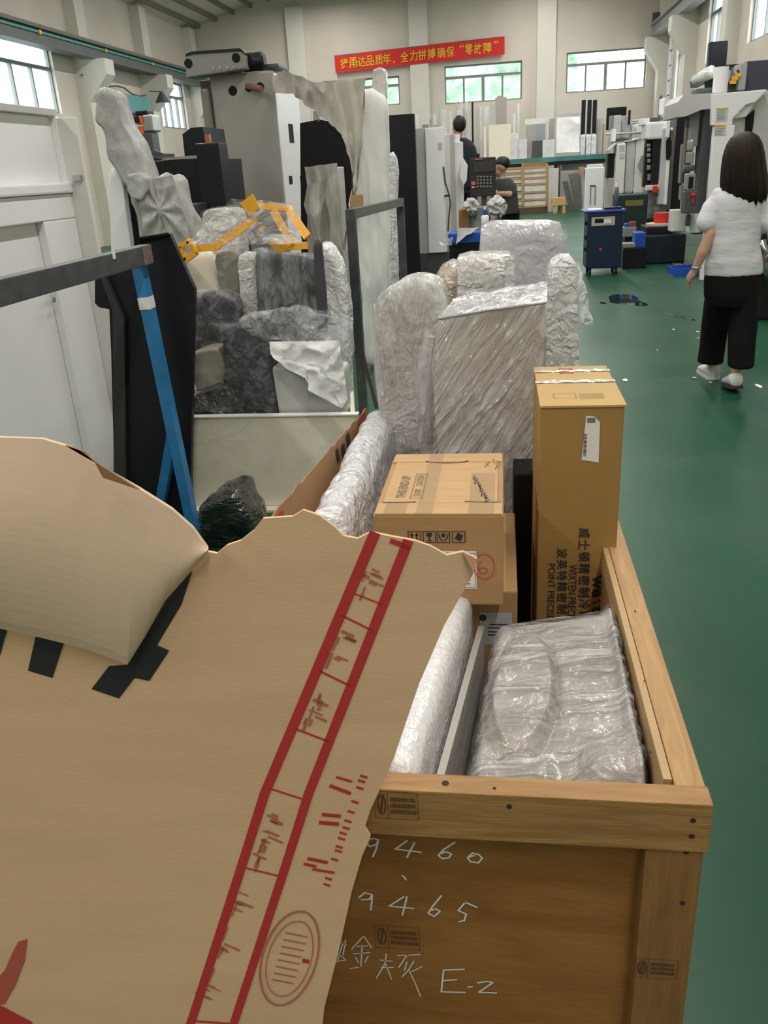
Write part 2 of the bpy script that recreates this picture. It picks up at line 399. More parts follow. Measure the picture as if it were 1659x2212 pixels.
# ------------------------------------------------------------------ windows (holes)
def pz(x, y): return P(x, y, YB)
back_holes = []
for (xa, ya, xb, yb) in ((700, 163, 862, 238), (961, 130, 1128, 226), (1222, 100, 1399, 202)):
    a = P(xa, yb, YB); b = P(xb, ya, YB); back_holes.append((a.x, b.x, a.z, b.z))
left_holes = [(18.0-2.4, 21.03, 3.15, 4.62), (27.6, 29.9, 3.1, 4.5)]
right_holes = [(16.2, 21.0, 3.54, 5.1), (22.9, 25.0, 3.54, 5.1), (26.9, 29.0, 2.65, 4.75)]
mb = MB(); wall_holes(mb, 'y', YB, YB+.3, XL-.3, XR+.3, 0, 6.2, back_holes)
ridge = (XL+XR)/2
mb.prism([(XL-.3, YB, 6.2), (XR+.3, YB, 6.2), (ridge, YB, 8.2)], (0, .3, 0))
tag(mb.build('wall_back', PLASTER), kind='structure')
tag(wall_holes(MB(), 'x', XL-.3, XL, -7, YB, 0, 6.4, left_holes).build('wall_left', PLASTER), kind='structure')
tag(wall_holes(MB(), 'x', XR, XR+.3, -7, YB, 0, 6.4, right_holes).build('wall_right', PLASTER), kind='structure')
tag(MB().box(XL-.3, XR+.3, -7.3, -7, 0, 8.2).build('wall_front', PLASTER), kind='structure')
# roof: two slopes with steel purlins
ROOFM = mat('cream_roof_sheet', (.72, .68, .60), .7, var=.05, vscale=1)
ceil = MB()
ceil.hexa([(XL-.3, -7.3, 6.2), (ridge, -7.3, 8.2), (ridge, YB+.3, 8.2), (XL-.3, YB+.3, 6.2), (XL-.3, -7.3, 6.3), (ridge, -7.3, 8.3), (ridge, YB+.3, 8.3), (XL-.3, YB+.3, 6.3)])
ceil.hexa([(ridge, -7.3, 8.2), (XR+.3, -7.3, 6.2), (XR+.3, YB+.3, 6.2), (ridge, YB+.3, 8.2), (ridge, -7.3, 8.3), (XR+.3, -7.3, 6.3), (XR+.3, YB+.3, 6.3), (ridge, YB+.3, 8.3)])
ceil = tag(ceil.build('ceiling', ROOFM), kind='structure')
PURL = mat('brown_purlin', (.20, .17, .13), .6)
for k in range(25):
    x = XL + .45 + k*.62
    z = 8.2 - 2.0*abs(x-ridge)/(ridge-XL+.3) - .09
    MB().box(x-.035, x+.035, 8, YB, z-.05, z+.09).build('purlin', PURL, ceil)
# pilasters with corbels
tn = 0
def pilaster(x0, x1, y0, y1, ztop, side):
    global tn; tn += 1
    mb = MB(); mb.box(x0, x1, y0, y1, 0, ztop)
    zc = 4.42 if side < 0 else 4.86
    xc = x1 if side < 0 else x0; d = (.55 if side < 0 else .4)*(-side)
    if side and not (side > 0 and y0 < 24): mb.prism([(xc, y0, zc), (xc+d, y0, zc), (xc+d, y0, zc-.35), (xc, y0, zc-.95)], (0, y1-y0, 0))
    tag(mb.build('trim_%d' % tn, PLASTER_W), kind='structure')
for yc in (22.3, 26.4, 30.6): pilaster(XL, XL+.3, yc-.25, yc+.25, 6.2, -1)
for yc in (30.6, 26.4, 22.0): pilaster(XR-.3, XR, yc-.25, yc+.25, 6.2, 1)
for px_ in (642, 905, 1180):
    x = P(px_, 100, YB).x; pilaster(x-.3, x+.3, YB-.18, YB, 6.6, 0)
GLASS = bpy.data.materials.new('window_glass'); GLASS.use_nodes = True
_nt = GLASS.node_tree; _b = _nt.nodes['Principled BSDF']; _o = _nt.nodes['Material Output']
_tr = nd(_nt, 'ShaderNodeBsdfTransparent'); _tr.inputs['Color'].default_value = (.93, .97, .95, 1); _mx = nd(_nt, 'ShaderNodeMixShader'); _mx.inputs['Fac'].default_value = .09
_b.inputs['Base Color'].default_value = (.8, .85, .85, 1); _b.inputs['Roughness'].default_value = .05
_nt.links.new(_tr.outputs[0], _mx.inputs[1]); _nt.links.new(_b.outputs[0], _mx.inputs[2]); _nt.links.new(_mx.outputs[0], _o.inputs['Surface'])
wn = 0
def window(axis, c, u0, u1, z0, z1, trans_z, mulls, heavy=(), sill=None):
    """frame bars at u fractions (mulls) below the transom at height trans_z"""
    global wn; wn += 1
    cen = V(c, (u0+u1)/2, z0) if axis == 'x' else V((u0+u1)/2, c, z0)
    e = bpy.data.objects.new('window_%d' % wn, None); COL.objects.link(e); e.location = cen; e['kind'] = 'structure'
    def bx(n, ua, ub, za, zb, d0, d1, m):
        mb = MB()
        if axis == 'x': mb.box(c+d0, c+d1, ua, ub, za, zb)
        else: mb.box(ua, ub, c+d0, c+d1, za, zb)
        mb.build(n, m, e)
    w = .05
    bx('frame_bar', u0, u1, z0, z0+w, -.04, .04, WINFRAME); bx('frame_bar', u0, u1, z1-w, z1, -.04, .04, WINFRAME)
    bx('frame_bar', u0, u0+w, z0+w, z1-w, -.04, .04, WINFRAME); bx('frame_bar', u1-w, u1, z0+w, z1-w, -.04, .04, WINFRAME)
    bx('transom_bar', u0+w, u1-w, trans_z-.04, trans_z+.04, -.045, .045, WINFRAME)
    cuts = [u0+w] + [u0+(u1-u0)*t for t in mulls] + [u1-w]
    for t in mulls:
        hw = .05 if t in heavy else .03; um = u0+(u1-u0)*t
        bx('mullion', um-hw, um+hw, z0+w, trans_z-.04, -.04, .04, WINFRAME)
    for i in range(len(cuts)-1): bx('pane', cuts[i], cuts[i+1], z0+w, trans_z-.04, -.005, .005, GLASS)
    bx('pane', u0+w, u1-w, trans_z+.04, z1-w, -.005, .005, GLASS)
for h in back_holes:
    window('y', YB+.15, h[0], h[1], h[2], h[3], h[2]+(h[3]-h[2])*.69, (.25, .5, .75), (.5,))
h = left_holes[0]; window('x', XL-.12, h[0], h[1], h[2], h[3], h[2]+.98, (.17, .34, .5, .67, .83))
h = left_holes[1]; window('x', XL-.12, h[0], h[1], h[2], h[3], h[2]+.95, (.25, .5, .75))
h = right_holes[0]; window('x', XR+.12, h[0], h[1], h[2], h[3], h[2]+1.1, (.2, .4, .6, .8))
h = right_holes[1]; window('x', XR+.12, h[0], h[1], h[2], h[3], h[2]+1.1, (.33, .66))
h = right_holes[2]; window('x', XR+.12, h[0], h[1], h[2], h[3], h[2]+1.5, (.5,))
# left wall sill ledge
mb = MB(); mb.box(XL, XL+.12, 15.5, 21.2, 3.05, 3.15); tag(mb.build('trim_20', PLASTER_W), kind='structure')
# ------------------------------------------------------------------ crane rails
def crane_rail(x0, x1, zb, zt, y0, y1, label, stripe):
    e = thing('crane_rail', ((x0+x1)/2, (y0+y1)/2, zb), label, 'crane rail')
    xm = (x0+x1)/2; w = abs(x1-x0)/2
    g = mat('rail_grey', (.10, .115, .11) if stripe else (.26, .26, .26), .5, var=.1, vscale=3) if ('rail_grey' not in MATS or not stripe) else MATS['rail_grey']
    MB().box(xm-w, xm+w, y0, y1, zt-.05, zt).build('top_flange', g, e)
    MB().box(xm-w, xm+w, y0, y1, zb, zb+.05).build('bottom_flange', g, e)
    MB().box(xm-.05, xm+.05, y0, y1, zb+.05, zt-.05).build('web', g, e)
    if stripe:
        MB().box(xm-.035, xm+.035, y0, y1, zt, zt+.07).build('rail_head', MATS['brown_purlin'], e)
        MB().box(xm+.05, xm+.09, y0, y1, zt-.13, zt-.085).build('conductor_strip', TEAL, e)
        for yy in (19.6, 22.9, 26.0): MB().box(xm+.06, xm+.11, yy-.05, yy+.05, zt-.15, zt-.07).build('strip_clip', YELLOW, e)
    else:
        MB().box(xm-.1, xm+.1, y1-.22, y1-.02, zt, zt+.3).build('end_stop', DGREY, e)
    return e
crane_rail(XL+.3, XL+.62, 4.42, 4.80, 8, 30.9, 'dark steel crane rail with green strip along the left window wall', True)
crane_rail(XR-.56, XR-.28, 4.86, 5.24, 6, 30.8, 'grey steel crane rail with end stop on the wall above the ladder', False)
# ------------------------------------------------------------------ outside the windows
LEAF = mat('hillside_leaves', (.085, .15, .085), .7, col2=(.26, .35, .25), vscale=2.2, bump=.6, bscale=6, dist=.2, detail=8)
mb = cloth_grid(bil((-14, 39, 0), (3.2, 37, 0), (3.2, 44, 9), (-14, 46, 9)), 90, 50, .7, .55, 3.0)
o = mb.build('hillside_hedge', LEAF, smooth=True); tag(o, 'green leafy hillside outside the rear windows', 'foliage', kind='stuff')
SITE = mat('outside_paving', (.45, .45, .43), .8); tag(MB().box(-40, 30, -12, 60, -.35, -.22).build('ground', SITE), kind='structure')
b1 = thing('office_building', (-19, 24, -.22), 'pale office building with blue panes outside the side window', 'building')
MB().box(-23, -18, 12, 36, -.22, 8.0).build('wall', mat('outside_wall', (.80, .82, .84), .7), b1)
BP = mat('outside_blue_glass', (.42, .55, .68), .3)
for yy in range(13, 35, 3):
    for zz in (.6, 3.3, 5.6): MB().box(-18.0, -17.95, yy, yy+1.7, zz, zz+1.4).build('window_pane', BP, b1)
# ------------------------------------------------------------------ red banner on the back wall
yb = YB - .2
c = [P(725, 158, yb), P(1090, 118, yb), P(1090, 79, yb), P(722, 121, yb)]
REDCLOTH = mat('red_banner_cloth', (.62, .015, .012), .7, var=.06, vscale=1.5)
GOLD = mat('yellow_lettering', (.72, .46, .03), .7)
ban = thing('slogan_banner', (c[0]+c[1])/2, 'long red slogan banner with yellow characters above the rear windows', 'banner')
fn = bil(*c)
MB().grid(lambda u, v: fn(u, v) + V(0, .012*math.sin(u*17), 0), 60, 4).build('cloth', REDCLOTH, ban)
MB().bar(c[3]+V(0, .02, 0), c[2]+V(0, .02, 0), .03, .03).build('top_rod', DGREY, ban)
pl = Plane2(c[0], c[1]-c[0], c[3]-c[0], .02); L = (c[1]-c[0]).length; H = (c[3]-c[0]).length
# characters placed by their fractions along the banner
chars = [('捷', .035), ('甬', .09), ('达', .14), ('品', .19), ('质', .243), ('年', .29), ('，', .348), ('全', .395), ('力', .45), ('拼', .50), ('搏', .555), ('确', .612), ('保', .665), ('“', .742), ('零', .772), ('故', .825), ('障', .88), ('”', .94)]
for ch, t in chars:
    lm = MB()
    if ch in '“”': text_on(lm, pl, ch, t*L, H*.66, (t+.024)*L, H*.82, bold=.012)
    elif ch == '，': text_on(lm, pl, ch, t*L, H*.2, (t+.013)*L, H*.34, bold=.012)
    else: text_on(lm, pl, ch, t*L, H*.2, (t+.046)*L, H*.80, bold=.012)
    lm.build('character', GOLD, ban)
# ================================================================== wooden crate with its writing
def wood_mat(name, c1, c2, grain, scale=3.0, rough=.55):
    m = mat(name, c1, rough, col2=c2, vscale=scale, stretch=grain, bump=.25, bscale=scale*9, dist=.004, detail=8)
    n = [x for x in m.node_tree.nodes if x.type == 'TEX_NOISE'][0]; n.inputs['Distortion'].default_value = 1.4
    return m
PINE_X = wood_mat('pine_rail_along_width', (.27, .135, .042), (.43, .25, .09), (1.2, 14, 14), 4)
PINE_Y = wood_mat('pine_rail_along_length', (.34, .19, .07), (.48, .29, .115), (14, 1.2, 14), 4)
PINE_Z = wood_mat('pine_post', (.21, .10, .032), (.31, .16, .055), (14, 14, 1.2), 4)
PLY = wood_mat('plywood_panel', (.24, .10, .022), (.37, .175, .048), (1.0, 3, 3.6), 2.6, .5)
PLYI = wood_mat('pale_plywood', (.42, .27, .12), (.52, .35, .18), (3, 1, 3), 3, .6)
CX0, CX1, CY0, CY1, CZ = -.475, .262, .845, 2.52, .75
crate = thing('wooden_crate', ((CX0+CX1)/2, (CY0+CY1)/2, 0), 'long open wooden crate with chalk numbers on its front, holding wrapped goods', 'crate')
MB().box(CX0, CX1-.002, CY0, CY0+.035, CZ-.078, CZ).build('front_rail', PINE_X, crate, bevel=.002)
MB().box(CX0, CX1, CY1-.035, CY1, CZ-.078, CZ).build('back_rail', PINE_X, crate, bevel=.002)
MB().box(CX1-.042, CX1-.004, CY0+.036, CY1-.036, CZ-.078, CZ-.002).build('side_rail', PINE_Y, crate, bevel=.002)
MB().box(CX0, CX0+.04, CY0+.036, CY1-.036, CZ-.078, CZ-.002).build('side_rail', PINE_Y, crate, bevel=.002)
for x0, x1 in ((CX1-.078, CX1-.006), (CX0, CX0+.072)):
    MB().box(x0, x1, CY0+.004, CY0+.036, .02, CZ-.079).build('corner_post', PINE_Z, crate, bevel=.002)
    MB().box(x0, x1, CY1-.036, CY1-.004, .02, CZ-.079).build('corner_post', PINE_Z, crate, bevel=.002)
MB().box(CX0+.01, CX1-.055, CY0+.0365, CY0+.048, .02, CZ-.02).build('front_panel', PLY, crate)
MB().box(CX1-.054, CX1-.043, CY0+.049, CY1-.049, .02, CZ-.004).build('side_panel', PLYI, crate)
MB().box(CX0+.041, CX0+.052, CY0+.049, CY1-.049, .02, CZ-.004).build('side_panel', PLYI, crate)
MB().box(CX0+.01, CX1-.055, CY1-.048, CY1-.0365, .02, CZ-.02).build('back_panel', PLYI, crate)
MB().box(CX0+.053, CX1-.055, CY0+.049, CY1-.049, .08, .1).build('base_board', PLYI, crate)
for y in (CY0+.1, (CY0+CY1)/2, CY1-.1): MB().box(CX0+.01, CX1-.01, y-.05, y+.05, 0, .079).build('skid', PINE_X, crate)
railp = Plane2((0, CY0, 0), (1, 0, 0), (0, 0, 1)); panp = Plane2((0, CY0+.0365, 0), (1, 0, 0), (0, 0, 1)); postp = Plane2((0, CY0+.004, 0), (1, 0, 0), (0, 0, 1))
HOLE = mat('nail_hole', (.03, .02, .015), .8)
for x, y, pl in ((1497, 1772, railp), (1494, 1806, railp), (1482, 1840, postp), (1474, 1950, postp), (1100, 1742, railp)):
    a, b = pl.px(x, y); MB().lathe(pl.pt(a, b, .4), [(.0036, -.0004), (.0036, .0003)], 10, 'y').build('nail', HOLE, crate)
for x, y, r in ((962, 1692, .005), (1405, 1625, .0018), (1345, 1395, .0016), (1392, 1470, .0016), (1372, 1320, .0018), (1068, 1703, .0025)):
    q = F(x, y, CZ); MB().lathe(q, [(r, -.0003), (r, .0006)], 8).build('knot', HOLE, crate)
CHALK = mat('white_chalk', (.78, .78, .80), .9)
def pencil(strokes, sc, off, pl, w, matl, parent, name, label=None):
    mb = MB()
    for s in strokes: pl.stroke(mb, [pl.px(x/sc+off[0], y/sc+off[1]) for x, y in s], w)
    o = mb.build(name, matl, parent, recalc=False)
    if label: o['label'] = label
    return o
S4 = 1659/900; O4 = (660, 1660)
glyphs = [
 [[(247, 300), (250, 283), (268, 275), (291, 281), (282, 300), (256, 308), (247, 300)], [(291, 281), (282, 318), (268, 349)]],
 [[(405, 285), (358, 318), (460, 331)], [(434, 293), (404, 352)]],
 [[(595, 291), (548, 322), (529, 343), (545, 356), (572, 352), (581, 338), (560, 328), (538, 336)]],
 [[(648, 350), (665, 334), (690, 340), (704, 354), (688, 373), (657, 368), (645, 352), (672, 343)]],
 [[(386, 424), (394, 430), (400, 441)]],
 [[(213, 512), (236, 492), (266, 500), (255, 518), (222, 520)], [(266, 500), (264, 530), (260, 562)]],
 [[(392, 508), (334, 545), (431, 555)], [(404, 508), (386, 582)]],
 [[(541, 504), (505, 548), (489, 574), (512, 586), (536, 566), (520, 556), (498, 562)]],
 [[(636, 530), (682, 550)], [(638, 528), (608, 563), (640, 577), (632, 603), (611, 607)]],
 [[(150, 690), (128, 762)], [(130, 735), (158, 757)], [(140, 688), (163, 700)], [(118, 767), (160, 760)], [(160, 680), (150, 740)]],
 [[(232, 664), (185, 716)], [(232, 664), (264, 712)], [(205, 706), (250, 703)], [(190, 736), (256, 730)], [(226, 700), (221, 786)], [(200, 748), (211, 772)], [(250, 744), (237, 768)], [(177, 794), (211, 789)]],
 [[(298, 760), (346, 765)], [(322, 735), (318, 772), (282, 833)], [(318, 772), (342, 836)], [(302, 790), (350, 790)]],
 [[(365, 743), (456, 738)], [(405, 740), (371, 790)], [(404, 768), (394, 802)], [(432, 764), (410, 800), (385, 826)], [(466, 785), (424, 806)], [(412, 800), (436, 850), (459, 906)]],
 [[(631, 797), (550, 800), (541, 886), (636, 889)], [(546, 842), (602, 838)]],
 [[(646, 868), (664, 866)]],
 [[(685, 851), (720, 845), (746, 850), (690, 888), (760, 891)]]]
for i, g in enumerate(glyphs):
    pencil(g, S4, O4, panp, .0027 if i not in (9, 10, 11, 12) else .0019, CHALK, crate, 'chalk_mark')
STAMP = mat('stamp_ink', (.10, .045, .02), .8)
def ippc(pl, x0, y0, x1, y1):
    mb = MB(); a = pl.px(x0, y0); b = pl.px(x1, y1); c0 = (min(a[0], b[0]), min(a[1], b[1])); c1 = (max(a[0], b[0]), max(a[1], b[1]))
    w, h = c1[0]-c0[0], c1[1]-c0[1]; pl.frame(mb, *c0, *c1, .0007)
    pl.rect(mb, c0[0]+w*.3, c0[1], c0[0]+w*.31, c1[1])
    pl.ring(mb, c0[0]+w*.16, c0[1]+h*.52, w*.09, h*.34, .002, 14); pl.stroke(mb, [(c0[0]+w*.12, c0[1]+h*.2), (c0[0]+w*.2, c0[1]+h*.85)], .003)
    r = random.Random(int(x0))
    for row in (.72, .5, .27):
        x = .36
        while x < .92:
            d = r.uniform(.02, .05); pl.rect(mb, c0[0]+w*x, c0[1]+h*(row-.07), c0[0]+w*(x+d), c0[1]+h*(row+.07)); x += d+.018
    o = mb.build('treatment_stamp', STAMP, crate, recalc=False); o['kind'] = 'stuff'
ippc(railp, 812, 1766, 902, 1712); ippc(panp, 812, 2045, 905, 2003); ippc(postp, 1370, 2108, 1466, 2074)

# ================================================================== goods inside the crate
# wrapped machine part lying in the front end
mb = MB()
bl = bil((-.080, .905, .635), (.207, .905, .68), (.207, 1.42, .712), (-.025, 1.38, .69))
def lump(u, v):
    p = bl(u, v); e = min(u*6, (1-u)*16); f = min(v, 1-v)*7
    edge = 1 - (max(0, 1-e))**2.4; edgev = 1 - (max(0, 1-f))**2.4
    z = .14*(min(edge, 1)*min(edgev, 1)) - .12
    # oval cover and soft folds under the film
    ov = ((u-.33)/.2)**2 + ((v-.5)/.3)**2
    z += .018*math.exp(-max(0, ov-.75)*5) if ov > .75 else .018
    z -= .007*math.exp(-((math.sqrt(ov)-1.12)/.1)**2)
    z += .02*math.exp(-(((u-.78)/.18)**2 + ((v-.12)/.10)**2)) - .02*math.exp(-(((u-.6)/.09)**2 + ((v-.1)/.1)**2))
    z += .02*math.exp(-((u-.97)/.05)**2)
    return p + V(0, 0, z)
lump_o = thing('wrapped_machine_part', (.07, 1.15, .1), 'film wrapped machine part with an oval cover at the open front end of the crate', 'package')
g = cloth_grid(lump, 110, 130, .003, 16, 2.0, (1, .45, 1))
nu, nv = 110, 130; top = g.v[:]
def skirt(idx):
    base = len(g.v)
    for i in idx: v = top[i]; g.v.append(V(v.x + .008*noise.noise(v*30), v.y+.006*noise.noise(v*24), .1))
    for k in range(len(idx)-1): g.f.append((idx[k], idx[k+1], base+k+1, base+k))
ring_ = [i for i in range(nu+1)] + [j*(nu+1)+nu for j in range(1, nv+1)] + [nv*(nu+1)+i for i in range(nu-1, -1, -1)] + [j*(nu+1) for j in range(nv-1, -1, -1)]
skirt(ring_)
WRAPL = wrap_mat('wrapped_part_grey', (.37, .345, .315), (.54, .52, .49), 5, (1, 1, 1), .5, 18, .35)
g.build('padded_core', WRAPL, lump_o, smooth=True)
FILML = film_mat('clear_film_streaks', a0=.05, a1=.6, scale=9, stretch=(.35, 4.5, 1), bscale=20, bump=1.0)
g2 = cloth_grid(lambda u, v: lump(u, v) + V(0, 0, .006), 90, 110, .007, 26, 5.0, (.3, 2.2, 1)); g2.build('stretch_film', FILML, lump_o, smooth=True)
mb = MB(); q = F(1392, 1637, .668); mb.lathe(q+V(0, 0, -.006), [(.006, 0), (.006, .012)], 10); mb.build('black_plug', BLACK, lump_o)
# foam padded board along its left side
fb = thing('foam_board', (-.14, 1.15, .1), 'white bubble wrapped foam board standing on edge in the crate beside the wrapped part', 'foam board')
BUB = wrap_mat('bubble_wrap_white', (.72, .72, .74), (.86, .86, .88), 6, (1, 1, 1), .5, 70, .3, .006)
mb = MB(); soft_prism(mb, [(-.205, .905, .1), (-.118, .905, .1), (-.118, .905, .70), (-.122, .905, .735), (-.205, .905, .735)], (0, .52, .0), 80, 24, 10, .02, .0035, 16, 1.0, smoothc=1)
for v in mb.v: v.x += (v.y-.905)*.12
mb.build('padding', BUB, fb, smooth=True)
BUBI = mat('shaded_foam_face', (.50, .47, .43), .5, var=.06, vscale=4, bump=.25, bscale=30)  # shade on the board's right face put into a darker beige
mb = MB(); mb.hexa([(-.112, .90, .1), (-.100, .90, .1), (-.035, 1.42, .1), (-.047, 1.42, .1), (-.112, .90, .64), (-.100, .90, .64), (-.035, 1.42, .66), (-.047, 1.42, .66)])
tag(mb.build('foam_shade_sheet', BUBI), 'sheet coloured as the shaded side face of the foam board, beside the wrapped part', 'foam sheet')
# ---------------- "this end up" carton on top of another carton
def carton(name, x0, x1, y0, y1, z0, z1, m, label):
    e = thing(name, ((x0+x1)/2, (y0+y1)/2, z0), label, 'carton')
    MB().box(x0, x1, y0, y1, z0, z1).build('body', m, e, bevel=.004)
    return e
a = P(805, 1112, 1.40); b = P(1088, 1108, 1.40); zt = (a.z+b.z)/2; zb = P(1088, 1308, 1.40).z; yb_ = F(985, 980, zt).y
b1x0, b1x1 = a.x, b.x
box1 = carton('shipping_carton', b1x0, b1x1, 1.40, yb_, zb, zt-.003, CARD, 'kraft carton printed with handling symbols and a red circled number, on another carton')
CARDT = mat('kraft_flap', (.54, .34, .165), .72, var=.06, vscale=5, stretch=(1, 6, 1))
ym0, ym1 = 1.455, yb_-.055
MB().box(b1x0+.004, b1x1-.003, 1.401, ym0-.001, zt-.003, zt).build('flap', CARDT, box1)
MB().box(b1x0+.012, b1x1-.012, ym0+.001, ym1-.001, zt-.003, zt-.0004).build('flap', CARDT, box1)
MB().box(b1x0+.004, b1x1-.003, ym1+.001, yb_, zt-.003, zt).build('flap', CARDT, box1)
tp = Plane2((0, 0, zt), (1, 0, 0), (0, 1, 0)); fp = Plane2((0, 1.40, 0), (1, 0, 0), (0, 0, 1))
w1 = b1x1-b1x0
mb = MB(); tp.rect(mb, b1x0+w1*.33, 1.401, b1x0+w1*.46, yb_-.004, .5); mb.build('tape', TAPE, box1, recalc=False)
mb = MB(); tp.rect(mb, b1x0+w1*.73, 1.401, b1x0+w1*.93, 1.62, .5); mb.build('tape', TAPE, box1, recalc=False)
mb = MB(); tp.rect(mb, b1x0+w1*.08, 1.401, b1x0+w1*.25, 1.46, .5); mb.build('tape', TAPE, box1, recalc=False)
def arc(cx, cy, rx, ry, a0, a1, w):
    mb = MB(); tp.ring(mb, cx, cy, rx, ry, w, 14, .8, a0, a1); mb.build('hand_slot', INK, box1, recalc=False)
arc((b1x0+b1x1)/2, ym1+.005, .045, .012, math.pi, 2*math.pi, .0035)
mb = MB(); tp.stroke(mb, [(b1x0+.012, ym0), (b1x0+.05, ym0), (b1x0+.075, ym0+.004)], .003, .8); mb.build('flap_slot', INK, box1, recalc=False)
mb = MB(); tp.stroke(mb, [(b1x0+w1*.7, ym0+.006), (b1x0+w1*.8, ym0+.001), (b1x1-.005, ym0)], .003, .8); mb.build('flap_slot', INK, box1, recalc=False)
GINK = mat('faded_print', (.12, .10, .08), .8)
def top_px(x, y): return tp.px(x, y)
mb = MB(); x0, y0 = top_px(868, 1072); x1, y1 = top_px(905, 1020)
text_on(mb, tp, 'THIS END UP', b1x0+.034, 1.48, b1x0+.052, 1.60, rot=1); mb.build('lettering', GINK, box1, recalc=False)
mb = MB(); tp.frame(mb, b1x0+.062, 1.475, b1x0+.086, 1.615, .0013); text_on(mb, tp, 'CAUTION', b1x0+.067, 1.545, b1x0+.08, 1.605, rot=1); text_on(mb, tp, '注意', b1x0+.067, 1.485, b1x0+.08, 1.525, rot=1); mb.build('caution_print', GINK, box1, recalc=False)['kind'] = 'stuff'
rr = random.Random(4); mb = MB()
for k in range(11):
    x = b1x0+w1*(.755+.011*k); y = 1.60-.012*k; tp.stroke(mb, [(x, y), (x+rr.uniform(-.004, .004), y-.02-.01*rr.random()), (x+.006, y-.012)], .0016)
mb.build('marker_scribble', INK, box1, recalc=False)['kind'] = 'stuff'
mb = MB()
for k, (ux, uy) in enumerate(((.86, .285), (.93, .30), (.95, .27))):
    x = b1x0+w1*ux; y = 1.40+uy
    for j in range(4): tp.stroke(mb, [(x-.008+rr.uniform(0, .012), y-.008*j), (x+rr.uniform(-.008, .008), y-.008*j-.008)], .0014)
mb.build('marker_scribble', INK, box1, recalc=False)['kind'] = 'stuff'
# four handling symbols
for k, (xa, xb) in enumerate(((882, 909), (914, 941), (944, 972), (977, 1005))):
    mb = MB(); x0, y0 = fp.px(xa, 1172); x1, y1 = fp.px(xb, 1147); fp.frame(mb, x0, y0, x1, y1, .0014); w, h = x1-x0, y1-y0
    if k == 0:
        for t in (.3, .68): fp.stroke(mb, [(x0+w*t, y0+h*.25), (x0+w*t, y0+h*.7)], .0022); fp.poly(mb, [(x0+w*(t-.14), y0+h*.62), (x0+w*(t+.14), y0+h*.62), (x0+w*t, y0+h*.88)])
        fp.rect(mb, x0+w*.12, y0+h*.14, x0+w*.88, y0+h*.2)
    elif k == 1:
        fp.poly(mb, [(x0+w*.26, y0+h*.85), (x0+w*.74, y0+h*.85), (x0+w*.66, y0+h*.52), (x0+w*.34, y0+h*.52)]); fp.rect(mb, x0+w*.46, y0+h*.22, x0+w*.54, y0+h*.52); fp.rect(mb, x0+w*.32, y0+h*.16, x0+w*.68, y0+h*.23)
    elif k == 2:
        fp.poly(mb, [(x0+w*.35, y0+h*.5), (x0+w*.65, y0+h*.5), (x0+w*.65, y0+h*.8), (x0+w*.35, y0+h*.8)])
        fp.stroke(mb, [(x0+w*.15, y0+h*.75), (x0+w*.22, y0+h*.4), (x0+w*.42, y0+h*.18)], .002); fp.stroke(mb, [(x0+w*.85, y0+h*.75), (x0+w*.78, y0+h*.4), (x0+w*.58, y0+h*.18)], .002)
    else: fp.poly(mb, [(x0+w*.2, y0+h*.35), (x0+w*.62, y0+h*.12), (x0+w*.84, y0+h*.62), (x0+w*.42, y0+h*.88)])
    mb.build('handling_symbol', INK, box1, recalc=False)
mb = MB(); x0, y0 = fp.px(925, 1270); x1, y1 = fp.px(1029, 1190); fp.rect(mb, x0, y0, x1, y1); mb.build('paper_label', PAPER, box1, recalc=False)
mb = MB(); fp.frame(mb, x0+.002, y0+.003, x1-.002, y1-.004, .0008, 1.6)
for k in range(6): fp.rect(mb, x0+.006, y0+.010+.008*k, x1-.012, y0+.0118+.008*k, 1.6)
mb.build('label_print', GINK, box1, recalc=False)['kind'] = 'stuff'
REDINK = mat('red_ink', (.60, .03, .02), .7)
cx, cy = fp.px(1046, 1224); mb = MB(); fp.ring(mb, cx, cy, .019, .026, .0016); fp.stroke(mb, [(cx-.006, cy+.012), (cx-.012, cy-.002), (cx-.007, cy-.014), (cx+.004, cy-.014), (cx+.006, cy-.005), (cx-.004, cy-.001), (cx-.010, cy-.006)], .0014); mb.build('circled_number', REDINK, box1, recalc=False)
# carton beneath
c2x1 = P(1118, 1300, 1.46).x
box2 = carton('base_carton', b1x0+.02, c2x1, 1.46, 1.86, .1, zb-.001, CARD, 'kraft carton with a grey printed label, underneath the carton with handling symbols')
fp2 = Plane2((0, 1.46, 0), (1, 0, 0), (0, 0, 1)); x0, y0 = fp2.px(1037, 1392); x1, y1 = fp2.px(1106, 1323)
mb = MB(); fp2.rect(mb, x0, y0, x1, y1); mb.build('paper_label', mat('grey_label', (.45, .45, .47), .6), box2, recalc=False)
mb = MB(); h = y1-y0; w = x1-x0
for k, (ya, xa, xb) in enumerate(((.62, .3, .95), (.52, .25, .7), (.40, .25, .95), (.30, .25, .6))): fp2.rect(mb, x0+w*xa, y0+h*ya, x0+w*xb, y0+h*(ya+.035), 1.6)
fp2.ring(mb, x0+w*.1, y1-h*.16, .004, .004, .006, 14, 1.6); mb.build('label_print', INK, box2, recalc=False)['kind'] = 'stuff'
